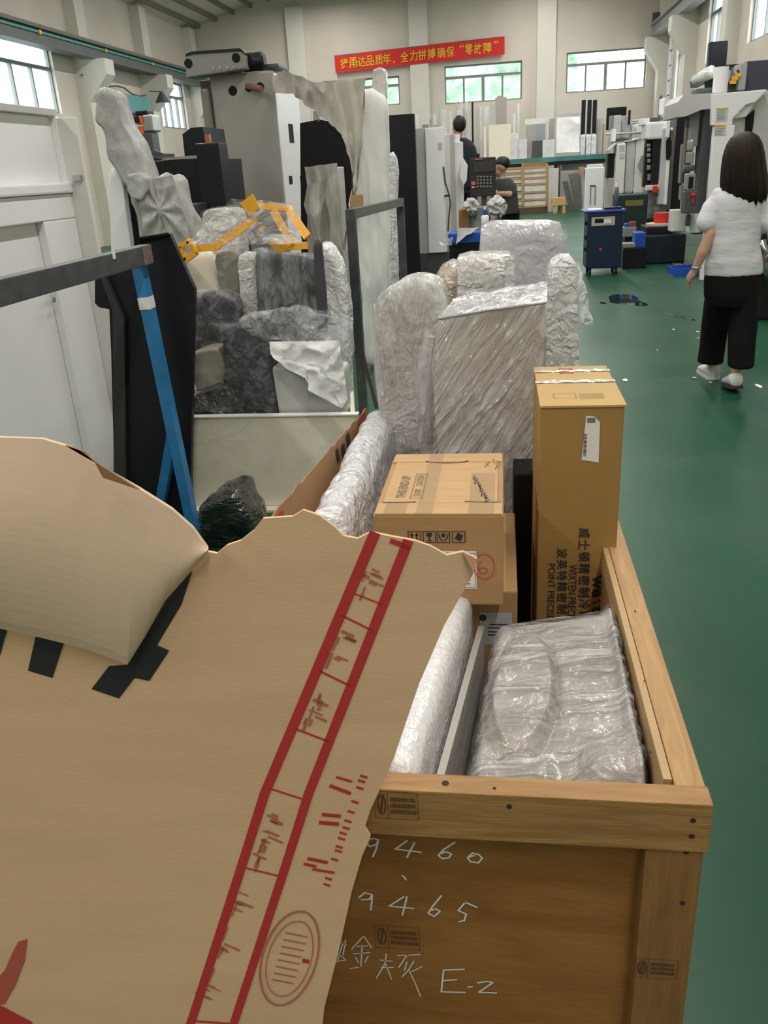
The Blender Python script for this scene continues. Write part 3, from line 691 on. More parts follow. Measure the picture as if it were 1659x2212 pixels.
# ---------------- tall ochre carton
ty0 = 1.60; a = P(1166, 878, ty0); b = P(1353, 872, ty0); tz = (a.z+b.z)/2; ty1 = F(1238, 791, tz).y
tx0, tx1 = P(1164, 1000, ty0).x, P(1345, 1000, ty0).x - .002
tall = carton('tall_carton', tx0, tx1, ty0, ty1, .1, tz-.004, CARD2, 'tall ochre cardboard carton with black vertical lettering standing upright in the crate')
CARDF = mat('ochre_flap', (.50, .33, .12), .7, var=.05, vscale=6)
tm = (ty0+ty1)/2+.02
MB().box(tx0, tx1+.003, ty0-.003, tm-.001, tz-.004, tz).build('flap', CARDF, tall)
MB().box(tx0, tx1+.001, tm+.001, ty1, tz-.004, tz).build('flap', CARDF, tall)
ttp = Plane2((0, 0, tz), (1, 0, 0), (0, 1, 0)); tfp = Plane2((0, ty0-.0005, 0), (1, 0, 0), (0, 0, 1))
TAPES = mat('shiny_clear_tape', (.66, .64, .60), .12, bump=.5, bscale=60, coat=1.0, stretch=(1, 6, 1), dist=.006)
for yy, w in ((tm, .024), (ty1-.05, .02)):
    mb = MB(); mb.grid(lambda u, v: V(tx0-.002+(tx1-tx0+.006)*u, yy-w/2+w*v, tz+.0015+.0012*noise.noise(V(u*9, v*3, yy))), 30, 4); mb.build('tape', TAPES, tall)
REDP = mat('red_print', (.62, .07, .04), .7)
for k in range(3):
    mb = MB(); y = ty1-.075+.02*k; ttp.frame(mb, tx0+.055, y, tx0+.085, y+.013, .003); mb.build('red_mark', REDP, tall, recalc=False)
mb = MB(); ttp.frame(mb, tx0+.03, ty0+.05, tx0+.075, ty0+.09, .0012)
for k in range(5): ttp.rect(mb, tx0+.08, ty0+.045+.009*k, tx0+.13, ty0+.047+.009*k)
mb.build('faded_print', mat('faded_brown_print', (.30, .20, .09), .8), tall, recalc=False)['kind'] = 'stuff'
mb = MB(); pts = [tfp.px(x, y) for x, y in ((1266, 898), (1284, 899), (1296, 912), (1293, 999), (1256, 993))]; tfp.poly(mb, pts); mb.build('paper_label', PAPER, tall, recalc=False)
mb = MB(); rr = random.Random(9)
for k in range(17):
    x0, y0 = tfp.px(1261-.10*k, 938+2.9*k); tfp.rect(mb, x0, y0, x0+.006, y0+.0008+.0012*rr.random(), 1.8)
for k in range(7): x0, y0 = tfp.px(1268, 903+1.6*k); tfp.rect(mb, x0, y0, x0+.016, y0+.0008, 1.8)
mb.build('barcode', INK, tall, recalc=False)['kind'] = 'stuff'
def col_text(txt, xa, xb, ya, step, bold=0.0, m=INK, nm='character'):
    for k, ch in enumerate(txt):
        x0, y1 = tfp.px(xa, ya+step*k); x1, y0 = tfp.px(xb, ya+step*(k+.86)); mb = MB(); text_on(mb, tfp, ch, x0, y0, x1, y1, rot=3, bold=bold); mb.build(nm, m, tall, recalc=False)
col_text('威士顿精密制冷精密', 1250, 1274, 1140, 25.5, .012)
col_text('波英特精密制冷', 1203, 1225, 1184, 24, .012)
def line_text(txt, xa, xb, ya, yb):
    x0, y1 = tfp.px(xa, ya); x1, y0 = tfp.px(xb, yb); mb = MB(); text_on(mb, tfp, txt, x0, y0, x1, y1, rot=3, bold=.004); mb.build('lettering', INK, tall, recalc=False)['kind'] = 'stuff'
line_text('WIXTEN PRECISE INDUSTRY', 1229, 1239, 1219, 1425); line_text('POINT PRECISE INDUSTRY', 1184, 1194, 1217, 1423)
x0, y1 = tfp.px(1280, 1241); x1, y0 = tfp.px(1297, 1290); mb = MB(); text_on(mb, tfp, 'we', x0, y0, x1+.0, y1, rot=3, bold=.03); mb.build('brand_lettering', INK, tall, recalc=False)['kind'] = 'stuff'
x0, y1 = tfp.px(1279, 1308); x1, y0 = tfp.px(1300, 1362); mb = MB(); text_on(mb, tfp, 'ten', x0, y0, x1+.0, y1, rot=3, bold=.03); mb.build('brand_lettering', INK, tall, recalc=False)['kind'] = 'stuff'
cx, cy = tfp.px(1289, 1299); mb = MB(); tfp.stroke(mb, [(cx-.007, cy-.003), (cx+.007, cy+.003)], .004); mb.build('brand_star', INK, tall, recalc=False)
mb = MB(); tfp.stroke(mb, [(cx-.001, cy+.004), (cx+.006, cy-.004)], .003, 1.4); mb.build('brand_star', REDP, tall, recalc=False)
# black block: a black item plus the shadow between the cartons
mb = MB(); x0, x1 = P(1108, 1200, 1.9).x, P(1163, 1200, 1.9).x
dk = thing('shadow_block', ((x0+x1)/2, 2.0, .1), 'black block standing for a black item and gap shadow, with film wrapped top, between the kraft and ochre cartons', 'housing')
mb.box(x0, x1, 1.90, 2.02, .1, .80).build('body', BLACKM, dk, bevel=.006)
soft_prism(MB(), [P(1118, 1012, 1.95), P(1165, 1012, 1.95), P(1165, 1062, 1.95), P(1118, 1066, 1.95)], (0, .06, 0), 40, 6, 6, .1, .004, 20).build('film_top', WRAPW, dk, smooth=True)
# ---------------- bubble wrapped slab on the left side of the crate
sl = MB(); soft_prism(sl, [(-.40, 1.52, .1), (-.312, 1.52, .1), (-.312, 1.52, .83), (-.33, 1.52, .855), (-.385, 1.52, .855), (-.40, 1.52, .83)], (0, .80, .0), 90, 30, 8, .03, .008, 12, 6.0, (1, .6, 1))
slab = thing('wrapped_slab', (-.36, 1.9, .1), 'bubble wrapped flat slab standing on edge along the torn cardboard liner in the crate', 'package')
sl.build('padding', WRAPW, slab, smooth=True)
mb = cloth_grid(bil((-.305, 1.75, .60), (-.300, 2.34, .50), (-.305, 2.34, .83), (-.307, 1.85, .84)), 40, 40, .006, 18, 3.0, (1, 1, .4)); mb.build('loose_film', FILMV, slab, smooth=True)
# torn cardboard liner leaning outwards
A1, A2 = P(585, 1117, 1.50), P(793, 880, 2.42); B1, B2 = V(-.415, 1.50, .55), V(-.408, 2.42, .55)
fn = bil(B1, B2, A2, A1); n = 60; rr = random.Random(3)
def torn(u, v):
    p = fn(u, v)
    if v > .99: p = p + (A2-A1).normalized().cross(V(1, 0, 0))*(.008*noise.noise(V(u*22, 0, 3)))
    return p
lin = thing('cardboard_liner', (-.45, 1.96, .5), 'torn brown cardboard liner with red corner leaning out of the crate', 'cardboard')
LINM = mat('brown_liner_cardboard', (.34, .19, .09), .8, var=.1, vscale=7)  # plain brown with random tone
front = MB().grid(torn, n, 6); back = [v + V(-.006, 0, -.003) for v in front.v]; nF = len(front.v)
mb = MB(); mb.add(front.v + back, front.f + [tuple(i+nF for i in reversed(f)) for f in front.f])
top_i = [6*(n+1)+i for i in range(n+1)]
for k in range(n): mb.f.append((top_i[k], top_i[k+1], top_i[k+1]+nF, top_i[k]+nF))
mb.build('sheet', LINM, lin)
LRED = mat('red_carton_print', (.45, .03, .04), .7)
for (ua, ub, va, vb) in ((.0, .07, .35, .97), (.86, .97, .55, .97)):
    mb = MB(); off = (B2-B1).cross(A1-B1).normalized(); off = off if off.dot(CAM-B1) > 0 else -off
    mb.grid(lambda u, v: fn(ua+(ub-ua)*u, va+(vb-va)*v) + off*.002, 4, 4); mb.build('red_print', LRED, lin)
for (ua, ub, va, vb) in ((.62, .66, .75, .93), (.69, .73, .7, .97), (.56, .59, .83, .95)):
    mb = MB(); mb.grid(lambda u, v: fn(ua+(ub-ua)*u, va+(vb-va)*v) + off*.002, 3, 3); mb.build('black_print', INK, lin)

# ---------------- tall wrapped goods at the back of the crate
def px_outline(pix, Y): return [P(x, y, Y) for x, y in pix]
WRAPV = wrap_mat('wrapped_foam_vertical', (.46, .44, .41), (.66, .65, .63), 4, (2, 2, .8), .55, 14, .3)
pkA = thing('wrapped_board', P(1050, 1000, 2.1), 'film wrapped panel with diagonal film folds standing behind the kraft carton', 'package')
pkA.location.z = .1
oa = [(946, 690), (1060, 668), (1178, 652), (1180, 760), (1168, 900), (1162, 1030), (1160, 1200), (965, 1200), (940, 900), (932, 790)]
soft_prism(MB(), px_outline(oa, 2.10), (0, .2, .0), 90, 12, 12, .01, .002, 6, 2.0, (1.4, 1.4, .8), smoothc=0).build('padding', WRAPV, pkA, smooth=True)
FILMD = film_mat('clear_film_diagonal', a0=.08, a1=.62, scale=5, stretch=(5, 2, .6), bscale=9, bump=.6, dist=.025, rot=(0, -.6, 0))
fa = bil(P(934, 1010, 2.06), P(1160, 1010, 2.06), P(1182, 655, 2.07), P(944, 690, 2.07))
def foldA(u, v):
    p = fa(u, v); w = .016*max(0, noise.noise(V((u*1.3+v*.8)*6, (v-u)*1.3, 1.0)))
    return p + V(0, -abs(w)-.004, 0)
cloth_grid(foldA, 80, 110, .004, 9, 1.0, (1.5, 1, 1)).build('stretch_film', FILMD, pkA, smooth=True)
ft = bil(P(944, 690, 2.07), P(1182, 653, 2.07), P(1182, 610, 2.32), P(985, 640, 2.32)); cloth_grid(ft, 60, 30, .006, 16, 4.0).build('film_top', FILMW, pkA, smooth=True)
mb = MB(); mb.tube([P(945, 690, 2.065), P(1060, 670, 2.06), P(1180, 654, 2.065)], .003, 6).build('film_edge', MGREY, pkA)
pkB = thing('wrapped_cover', V(-.27, 2.2, .1), 'tall rounded film wrapped cover left of the panel with diagonal folds', 'package')
ob = [(808, 690), (815, 660), (850, 622), (885, 608), (935, 615), (957, 640), (955, 700), (948, 800), (960, 1000), (962, 1200), (850, 1200), (830, 1000), (815, 850)]
soft_prism(MB(), px_outline(ob, 2.22), (0, .26, 0), 100, 14, 14, .07, .005, 6, 7.0, (1.2, 1.2, .6)).build('padding', WRAP, pkB, smooth=True)
soft_prism(MB(), px_outline([(806, 690), (812, 655), (850, 618), (885, 603), (940, 610), (962, 640), (962, 700), (950, 770), (930, 960), (845, 990), (812, 850)], 2.20), (0, .03, 0), 80, 4, 12, .02, .012, 8, 9.0, (1.5, 1, .6)).build('stretch_film', FILMV, pkB, smooth=True)
# further parcels behind
pkC = thing('wrapped_block', V(.0, 2.6, 0), 'pale foam wrapped block behind the rounded wrapped cover', 'package')
soft_prism(MB(), px_outline([(988, 560), (1000, 552), (1105, 552), (1112, 560), (1112, 1330), (985, 1330)], 2.56), (0, .16, 0), 72, 8, 10, .02, .003, 7, 3.3, smoothc=0).build('padding', WRAP, pkC, smooth=True)
mb = MB(); fr = bil(P(1092, 700, 2.515), P(1112, 700, 2.515), P(1110, 553, 2.515), P(1090, 553, 2.515)); cloth_grid(fr, 8, 40, .003, 20).build('tape_band', WRAPW, pkC, smooth=True)
cl = [(1040, 490), (1048, 480), (1120, 481), (1210, 480), (1218, 490), (1222, 560), (1226, 680), (1030, 700), (1034, 560)]
pkD = thing('wrapped_cabinet', V(.1, 2.8, 0), 'tall lavender white foam wrapped cabinet, highest of the wrapped parcels', 'package')
WRAPLV = wrap_mat('wrapped_lavender', (.50, .49, .53), (.74, .74, .80), 5, (1, 1, 1), .5, 20, .28)
soft_prism(MB(), px_outline([(1040, 492), (1048, 481), (1120, 481), (1208, 480), (1218, 492), (1222, 560), (1226, 1300), (1020, 1300), (1034, 560)], 2.80), (0, .15, 0), 90, 10, 12, .01, .0025, 6, 5.5, smoothc=0).build('padding', WRAPLV, pkD, smooth=True)
fn2 = bil(P(1040, 640, 2.77), P(1235, 640, 2.77), P(1222, 478, 2.78), P(1036, 482, 2.78)); cloth_grid(fn2, 60, 60, .008, 9, 4.4).build('stretch_film', FILM, pkD, smooth=True)
pkE = thing('wrapped_post', V(.2, 2.5, .1), 'white crinkled foam wrapped post at the aisle corner of the crate', 'package')
soft_prism(MB(), px_outline([(1184, 612), (1188, 566), (1200, 554), (1238, 550), (1246, 562), (1250, 700), (1250, 860), (1235, 1345), (1180, 1345), (1178, 700)], 2.36), (0, .10, 0), 80, 12, 10, .02, .004, 13, 8.0, (1.5, 1, .7), smoothc=1).build('padding', WRAPW, pkE, smooth=True)
tl = bil(P(1244, 560, 2.5), P(1252, 700, 2.45), P(1282, 702, 2.47), P(1250, 570, 2.5)); cloth_grid(tl, 30, 12, .012, 22, 1.0).build('film_tail', FILMW, pkE, smooth=True)
pkF = thing('wrapped_bundle', V(-.15, 2.7, 0), 'small brownish bundle in film with a knotted corner behind the rounded cover', 'package')
soft_prism(MB(), px_outline([(932, 600), (945, 575), (975, 558), (1000, 556), (984, 760), (980, 1330), (936, 1330), (936, 640)], 2.76), (0, .16, 0), 60, 8, 10, .1, .005, 9, 2.2).build('padding', wrap_mat('wrapped_brown', (.36, .29, .22), (.58, .53, .46), 6), pkF, smooth=True)
# ================================================================== torn carton sheet leaning on the crate front
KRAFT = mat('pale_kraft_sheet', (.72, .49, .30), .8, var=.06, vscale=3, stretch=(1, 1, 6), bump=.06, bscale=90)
KRAFTB = mat('shaded_brown_kraft', (.30, .17, .085), .85, var=.1, vscale=20)  # flap shading put into a darker brown
T_, B_, L_ = P(1028, 1215, .842), P(690, 2212, .79), P(0, 1500, .80)
_n = (B_-T_).cross(L_-T_).normalized(); _n = _n if _n.y < 0 else -_n
ux = V(1, 0, 0); ux = (ux - _n*ux.dot(_n)).normalized(); uz = ux.cross(_n); uz = uz if uz.z > 0 else -uz
shp = Plane2(T_, ux, uz, .0012)
def shq(x, y, k=0.0): a, b = shp.px(x, y); return shp.pt(a, b, k)
sheet = thing('torn_carton', (-.1, .77, 0), 'big torn kraft carton sheet with red printed band leaning against the crate front', 'cardboard')
edge = [(700, 2180), (735, 2040), (760, 1925), (782, 1850), (800, 1808), (788, 1788), (800, 1750), (850, 1640), (905, 1478), (960, 1350), (1022, 1240), (1031, 1207),
        (1000, 1192), (965, 1200), (930, 1180), (895, 1168), (850, 1160), (800, 1150), (772, 1164), (742, 1158), (722, 1138), (690, 1114), (655, 1102), (632, 1116), (600, 1118), (568, 1120), (548, 1146), (520, 1168), (490, 1178), (468, 1196), (448, 1192), (420, 1212), (380, 1245), (300, 1270), (150, 1235), (0, 1210), (-160, 1200)]
pts = [shq(x, y) for x, y in edge]
def to_floor(p):
    return p + uz*(-(p.z)/uz.z)
pr = to_floor(shq(640, 2400)); plft = to_floor(shq(-120, 2300)); 
poly = [pr] + pts + [plft]
mb = MB(); mb.prism(poly, -_n*.005); o = mb.build('main_panel', KRAFT, sheet)
def sprint(pix, m, name, k=1.0, sc=1.0, off=(0, 0)):
    mb = MB(); mb.add([shq(x/sc+off[0], y/sc+off[1], k) for x, y in pix], [tuple(range(len(pix)))]); return mb.build(name, m, sheet, recalc=False)
BPR = mat('black_carton_print', (.018, .022, .024), .75)
s1, o1 = 1659/700, (0, 900)
sprint([(955, 790), (985, 790), (930, 960), (845, 1100), (805, 1168), (868, 1195), (765, 1350), (690, 1335), (610, 1440), (470, 1392), (560, 1275), (650, 1268), (690, 1160), (705, 1080), (790, 1000), (850, 880)], BPR, 'black_print', 1, s1, o1)
sprint([(190, 1100), (330, 1150), (270, 1335), (145, 1298)], BPR, 'black_print', 1, s1, o1)
sprint([(-60, 1060), (38, 1090), (0, 1225), (-60, 1205)], BPR, 'black_print', 1, s1, o1)
RPR = mat('red_carton_ink', (.50, .035, .035), .75); RPF = mat('faint_red_ink', (.46, .16, .09), .78, var=.1, vscale=30)
def rline(pp, w, m=RPR, name='red_line', k=1.0):
    mb = MB(); shp.stroke(mb, [shp.px(*q) for q in pp], w, k); return mb.build(name, m, sheet, recalc=False)
ppm = (shp.pt(*shp.px(700, 1700)) - shp.pt(*shp.px(701, 1700))).length
rline([(808, 1155), (572, 1713), (511, 1905), (413, 2207), (395, 2260)], 21*ppm)
rline([(880, 1172), (667, 1713), (612, 1885), (506, 2207), (488, 2260)], 20*ppm)
rline([(846, 1168), (884, 1182)], 10*ppm)
for a, b, w in (((740, 1329), (808, 1363), 4), ((692, 1449), (755, 1480), 4.5), ((640, 1574), (709, 1600), 4.5), ((586, 1703), (660, 1727), 4.5), ((520, 1871), (602, 1891), 4.5), ((415, 2204), (496, 2210), 6), ((768, 1282), (826, 1305), 3)): rline([a, b], w*ppm, RPR, 'red_cross_line')
rr = random.Random(12)
def pseudo(cx, cy, n, seed):
    r = random.Random(seed); mb = MB(); d = Vector((-.40, 1)).normalized(); s = Vector((.92, .40))
    for k in range(n):
        a = Vector((cx, cy)) + d*r.uniform(-34, 34) + s*r.uniform(-22, 0); L = r.uniform(12, 34)
        b = a + s*L if r.random() < .72 else a + d*L
        if abs((b-Vector((cx, cy))).dot(s)) > 34: b = a + s*8
        shp.stroke(mb, [shp.px(*a), shp.px(*b)], r.uniform(3, 7)*ppm)
    o = mb.build('faded_red_print', RPF, sheet, recalc=False); o['kind'] = 'stuff'
for k, (cx, cy, n) in enumerate(((805, 1245, 8), (740, 1400, 9), (690, 1530, 10), (592, 1780, 9), (570, 1840, 8), (515, 1955, 9), (490, 2030, 8), (455, 2120, 9))): pseudo(cx, cy, n, k+20)
s3, o3 = 1659/550, (350, 1600)
def q3(x, y): return (x/s3+o3[0], y/s3+o3[1])
for a, b, w in (((1100, 292), (1222, 338), 9), ((1140, 235), (1235, 262), 6), ((1032, 530), (1145, 540), 10), ((1050, 478), (1158, 488), 9), ((955, 765), (1072, 790), 9), ((985, 835), (1118, 856), 7), ((930, 800), (1000, 815), 8)): rline([q3(*a), q3(*b)], w*ppm, RPR, 'red_stroke')
for x, y in ((1315, 230), (1300, 260), (1290, 305), (1258, 395), (1232, 460), (1212, 520), (1200, 565), (1180, 600), (1170, 635), (1155, 688), (1150, 715), (1125, 770), (1085, 895), (1075, 935)):
    rline([q3(x-18, y-5), q3(x+18, y+6)], 6*ppm, RPR, 'red_letter')
# oval seal
mb = MB(); c = shp.px(*q3(830, 1420)); ax_ = Vector(shp.px(*q3(920, 1115))) - Vector(shp.px(*q3(740, 1722))); hl = ax_.length/2; ad = ax_.normalized(); sd = Vector((ad.y, -ad.x)); wd = (Vector(shp.px(*q3(990, 1380)))-Vector(shp.px(*q3(665, 1440)))).length/2
def oval(f): return [tuple(Vector(c) + ad*hl*f*math.cos(t) + sd*wd*f*math.sin(t)) for t in [2*math.pi*i/40 for i in range(41)]]
shp.stroke(mb, oval(1.0), 5*ppm); shp.stroke(mb, oval(.8), 3*ppm); mb.build('oval_seal', RPF, sheet, recalc=False)
mb = MB()
for k in range(8): t = -.5+k/7; shp.stroke(mb, [tuple(Vector(c)+ad*hl*t-sd*wd*.4), tuple(Vector(c)+ad*hl*(t+.03)+sd*wd*.4)], 4*ppm)
mb.build('oval_seal_lines', RPF, sheet, recalc=False)['kind'] = 'stuff'
rline([q3(925, 1430), q3(948, 1434)], 13*ppm, RPR, 'red_dot')
s5 = 1659/300
sprint([(0, 1500), (60, 1520), (200, 1600), (380, 1690), (400, 1760), (0, 1800), (-300, 1800), (-300, 1400)], RPR, 'red_panel_print', 1, s5, (0, 1900))
sprint([(330, 700), (300, 960), (190, 1250), (60, 1480), (-60, 1500), (-60, 1200), (60, 1080), (160, 850), (220, 740)], mat('smudged_red_ink', (.47, .10, .07), .78), 'red_smudge', .9, s5, (0, 1900))
# bent upper flap in front of the panel
ftop = [(-160, 930), (0, 945), (90, 948), (150, 966), (215, 1008), (300, 1056), (370, 1100), (415, 1140), (447, 1184)]
fbot = [(-160, 1330), (0, 1358), (90, 1378), (170, 1398), (235, 1420), (275, 1436), (310, 1380), (355, 1300), (447, 1196)]
def lerp_list(l, t):
    x = t*(len(l)-1); i = min(int(x), len(l)-2); f = x-i; return (l[i][0]*(1-f)+l[i+1][0]*f, l[i][1]*(1-f)+l[i+1][1]*f)
def flap(u, v):
    a = lerp_list(fbot, u); b = lerp_list(ftop, u); x = a[0]+(b[0]-a[0])*v; y = a[1]+(b[1]-a[1])*v
    bulge = .014 + .026*math.sin(math.pi*min(1, max(0, v))**.8)*(1-u*.72) + .02*(1-u)
    Y0 = shq(x, y).y
    return P(x, y, Y0-bulge)
KRAFTP = mat('pinkish_kraft', (.70, .53, .39), .8, var=.05, vscale=4, bump=.05, bscale=70)
g = MB().grid(flap, 48, 24); nF = len(g.v); back = [v + V(0, .005, 0) for v in g.v]
mb = MB(); mb.add(g.v + back, g.f + [tuple(i+nF for i in reversed(f)) for f in g.f])
nu, nv = 48, 24; ring_ = [i for i in range(nu+1)] + [j*(nu+1)+nu for j in range(1, nv+1)] + [nv*(nu+1)+i for i in range(nu-1, -1, -1)] + [j*(nu+1) for j in range(nv-1, 0, -1)]
for k in range(len(ring_)): a, b = ring_[k], ring_[(k+1) % len(ring_)]; mb.f.append((b, a, a+nF, b+nF))
mb.build('bent_flap', KRAFTP, sheet, smooth=False)
mb = MB(); mb.prism([P(x, y, .75) for x, y in ((140, 962), (180, 975), (205, 1000), (222, 1032), (300, 1058), (215, 1004), (170, 972))], (0, .003, 0)); mb.build('shaded_back_sliver', KRAFTB, sheet)  # sliver of the flap's back, its shading painted dark brown
mb = MB(); mb.prism([shq(1031, 1207, 3), shq(1000, 1192, 3), shq(1022, 1222, 14)], -_n*.003); mb.build('folded_corner', KRAFTB, sheet)

# ================================================================== white enclosure, black door and trestle on the left
EX = -2.1
ezt = PX(90, 250, EX).z
en = thing('white_machine_guard', (EX-.3, 3.6, 0), 'large white sheet metal machine guard with recessed panels beside the steel trestle', 'machine guard')
ey0 = 1.5; eyr = PX(112, 600, EX).y; eye = PX(172, 600, EX).y
def eq(x, y): return PX(x, y, EX)
MB().box(EX-.03, EX, ey0, eye, .0, ezt).build('side_sheet', WHITE, en, bevel=.004)
# raised borders around the two recessed fields
zA = PX(60, 424, EX).z; zB = PX(60, 482, EX).z
rb = PX(126, 400, EX).y; rb2 = PX(85, 520, EX).y
MB().box(EX+.001, EX+.04, ey0, eye, zB, zA).build('cross_rib', WHITE, en, bevel=.006)
MB().box(EX+.001, EX+.04, rb2, eye-.002, .02, zB-.001).build('upright_rib', WHITE, en, bevel=.006)
MB().box(EX+.001, EX+.035, PX(128, 330, EX).y, eye-.002, zA+.001, ezt-.002).build('upright_rib', WHITE, en, bevel=.006)
MB().box(EX+.001, EX+.055, ey0, PX(128, 330, EX).y-.002, zA+.002, zA+.05).build('ledge', WHITE, en, bevel=.01)
MB().box(EX-.05, EX+.03, ey0, eye+.02, ezt, ezt+.03).build('top_ledge', LGREY, en, bevel=.003)
# return panel facing the aisle
xr0 = P(172, 600, eye).x; xr1 = P(240, 700, eye).x
tl_, tr_ = P(168, 262, eye), P(232, 266, eye)
mb = MB(); mb.hexa([(EX, eye, 0), (xr1+.005, eye, 0), (xr1+.005, eye+.03, 0), (EX, eye+.03, 0), (EX, eye, ezt-.01), (xr1+.002, eye, ezt-.01), (xr1+.002, eye+.03, ezt-.01), (EX, eye+.03, ezt-.01)])
mb.build('return_panel', WHITE_W, en, bevel=.003)
for x, y in ((170, 385), (180, 692), (188, 958)):
    q = P(x, y, eye); MB().box(q.x-.02, q.x+.02, eye-.02, eye-.001, q.z-.012, q.z+.014).build('latch', STEEL, en, bevel=.003)
for x, y in ((113, 622), (115, 648)):
    q = PX(x, y, EX+.04); MB().lathe(q, [(.012, 0), (.012, .006)], 12, 'x').build('screw', STEEL, en)
# black sheet metal door
BY = 3.47
bd = thing('black_sheet_door', (P(310, 800, BY).x, BY, 0), 'black folded sheet metal door with angled top corner behind the blue trestle leg', 'door panel')
pixp = [(205, 585), (205, 655), (214, 664), (236, 668), (240, 760), (243, 1090), (405, 1090), (416, 800), (420, 625), (366, 505), (315, 512), (260, 560)]
pp_ = [P(x, y, BY) for x, y in pixp]
for p in pp_:
    if p.z < .12: p.z = .0
MB().prism(pp_, (0, .03, 0)).build('sheet', BLACK, bd)
MB().prism([P(x, y, BY-.025) for x, y in ((212, 588), (225, 592), (268, 690), (272, 1060), (246, 1075), (243, 670))], (0, .024, 0)).build('folded_edge', mat('soft_black_edge', (.03, .034, .037), .45), bd)
mb = MB(); mb.hexa([P(300, 516, BY-.04), P(366, 506, BY-.04), P(368, 512, BY), P(302, 527, BY), P(300, 512, BY-.04), P(364, 502, BY-.04), P(366, 506, BY), P(300, 516, BY)]); mb.build('top_fold', BLACK, bd)
# trestle: dark steel beam on blue legs
TX = -1.42
tre = thing('steel_trestle', (TX, 2.6, 0), 'dark steel beam trestle with blue A-shaped leg in front of the black door', 'trestle')
bz = PX(325, 549, TX); by1 = PX(328, 550, TX).y
MB().box(TX-.05, TX, 1.3, by1, bz.z-.038, bz.z+.038).build('beam', FRAMEM, tre, bevel=.004)
mb = MB(); mb.box(TX-.045, TX+.002, by1-.09, by1+.002, bz.z-.036, bz.z+.036); mb.build('rusty_end', mat('rusty_steel', (.16, .12, .10), .6, var=.3, vscale=20), tre)
q = PX(244, 546, TX+.0); MB().box(TX+.001, TX+.004, q.y-.012, q.y+.008, q.z-.022, q.z+.01).build('paper_scrap', PAPER, tre)
ltop = P(299, 566, by1-.03); lfoot = F(418, 1140, 0); lj = ltop.lerp(lfoot, .60)
MB().bar(ltop, lfoot, .055, .045, (1, 0, 0)).build('leg', BLUE, tre)
f2 = F(340, 1130, 0)
MB().bar(lj, f2, .05, .04, (1, 0, 0)).build('leg', BLUE, tre)
pj = ltop.lerp(lfoot, .12); mb = MB(); mb.bar(ltop.lerp(lfoot, .115)+V(0, -.002, 0), ltop.lerp(lfoot, .155)+V(0, -.002, 0), .058, .048, (1, 0, 0)); mb.build('paper_sticker', PAPER, tre)
MB().bar(V(TX-.025, 1.35, 0), V(TX-.025, 1.35, bz.z-.04), .05, .05, (1, 0, 0)).build('leg', BLUE, tre)
# black bag on the floor
bag = MB(); soft_prism(bag, [(*F(428, 1180, 0).xy, 0), (*F(548, 1180, 0).xy, 0), P(535, 1120, 3.05), P(505, 1070, 3.05), P(480, 1072, 3.05), P(430, 1100, 3.05)], (0, .26, .0), 60, 10, 10, .1, .014, 9, 4.0)
for v in bag.v: v.z = max(v.z, .001)
tag(bag.build('black_plastic_bag', wrap_mat('black_bag_plastic', (.008, .008, .009), (.02, .02, .022), 6, (1, 1, 3), .8, 14, .3), smooth=True), 'crumpled black plastic bag on the floor below the blue trestle leg', 'bag')

# ================================================================== cream tray with the pile of wrapped parts
ty = 3.62
tray = thing('cream_tray', (P(585, 1000, ty).x, 4.1, 0), 'low cream sheet metal tray holding the pile of wrapped parts, half covered with film', 'tray')
tx0, tx1 = P(406, 1000, ty).x, P(765, 900, ty).x; tzt = P(585, 899, ty).z
MB().box(tx0, tx1, ty, ty+.02, .012, tzt).build('front_side', CREAM, tray, bevel=.003)
MB().box(tx0, tx1-.17, ty+.95, ty+.97, .012, tzt).build('back_side', CREAM, tray)
MB().box(tx0, tx0+.02, ty+.021, ty+.949, .012, tzt).build('end_side', CREAM, tray); MB().hexa([(tx1-.02, ty+.021, .012), (tx1, ty+.021, .012), (tx1-.17, ty+.949, .012), (tx1-.19, ty+.949, .012), (tx1-.02, ty+.021, tzt), (tx1, ty+.021, tzt), (tx1-.17, ty+.949, tzt), (tx1-.19, ty+.949, tzt)]).build('end_side', CREAM, tray)
MB().box(tx0+.021, tx1-.19, ty+.021, ty+.949, .0, .012).build('bottom', CREAM, tray)
MB().box(tx0, tx1+.02, ty-.012, ty+.03, tzt+.0005, tzt+.006).build('rim', WHITE, tray)
MB().box(tx0-.0, tx1, ty-.06, ty-.001, .0, .012).build('foot_lip', CREAM, tray)
fnT = bil(P(410, 1040, ty-.01), P(760, 1000, ty-.012), P(762, 903, ty-.012), P(412, 905, ty-.01))
cloth_grid(fnT, 70, 40, .010, 9, 3.0).build('film', film_mat('film_on_tray', a0=.01, a1=.2, scale=6, bscale=10, bump=.5), tray, smooth=True)
def pack(name, label, cat, pix, Y, th, m, crump=.01, n=70, inset=.06, fs=8, film=None, seed=1.0, zmin=None, group=None, fscale_film=10, smooth=1, stretch=(1, 1, 1)):
    pts = px_outline(pix, Y); zz = min(p.z for p in pts)
    e = thing(name, (sum(p.x for p in pts)/len(pts), Y+th/2, zz), label, cat, group)
    soft_prism(MB(), pts, (0, th, 0), n, 8, 10, inset*.5, crump*.7, fs, seed, stretch, True, smooth).build('body', m, e, smooth=True)
    if film:
        c = sum((p for p in pts), V(0, 0, 0))/len(pts); p2 = [c+(p-c)*1.05 + V(0, -.025, 0) for p in pts]
        soft_prism(MB(), p2, (0, th+.03, 0), n, 6, 10, inset*.6, crump*1.8, fscale_film, seed+3, stretch, True, smooth).build('film', film, e, smooth=True)
    return e
CHAR = mat('charcoal_foam_sheet', (.055, .055, .065), .55, var=.25, vscale=7)
PB = 12  # px below the tray rim so that parts stand inside the tray
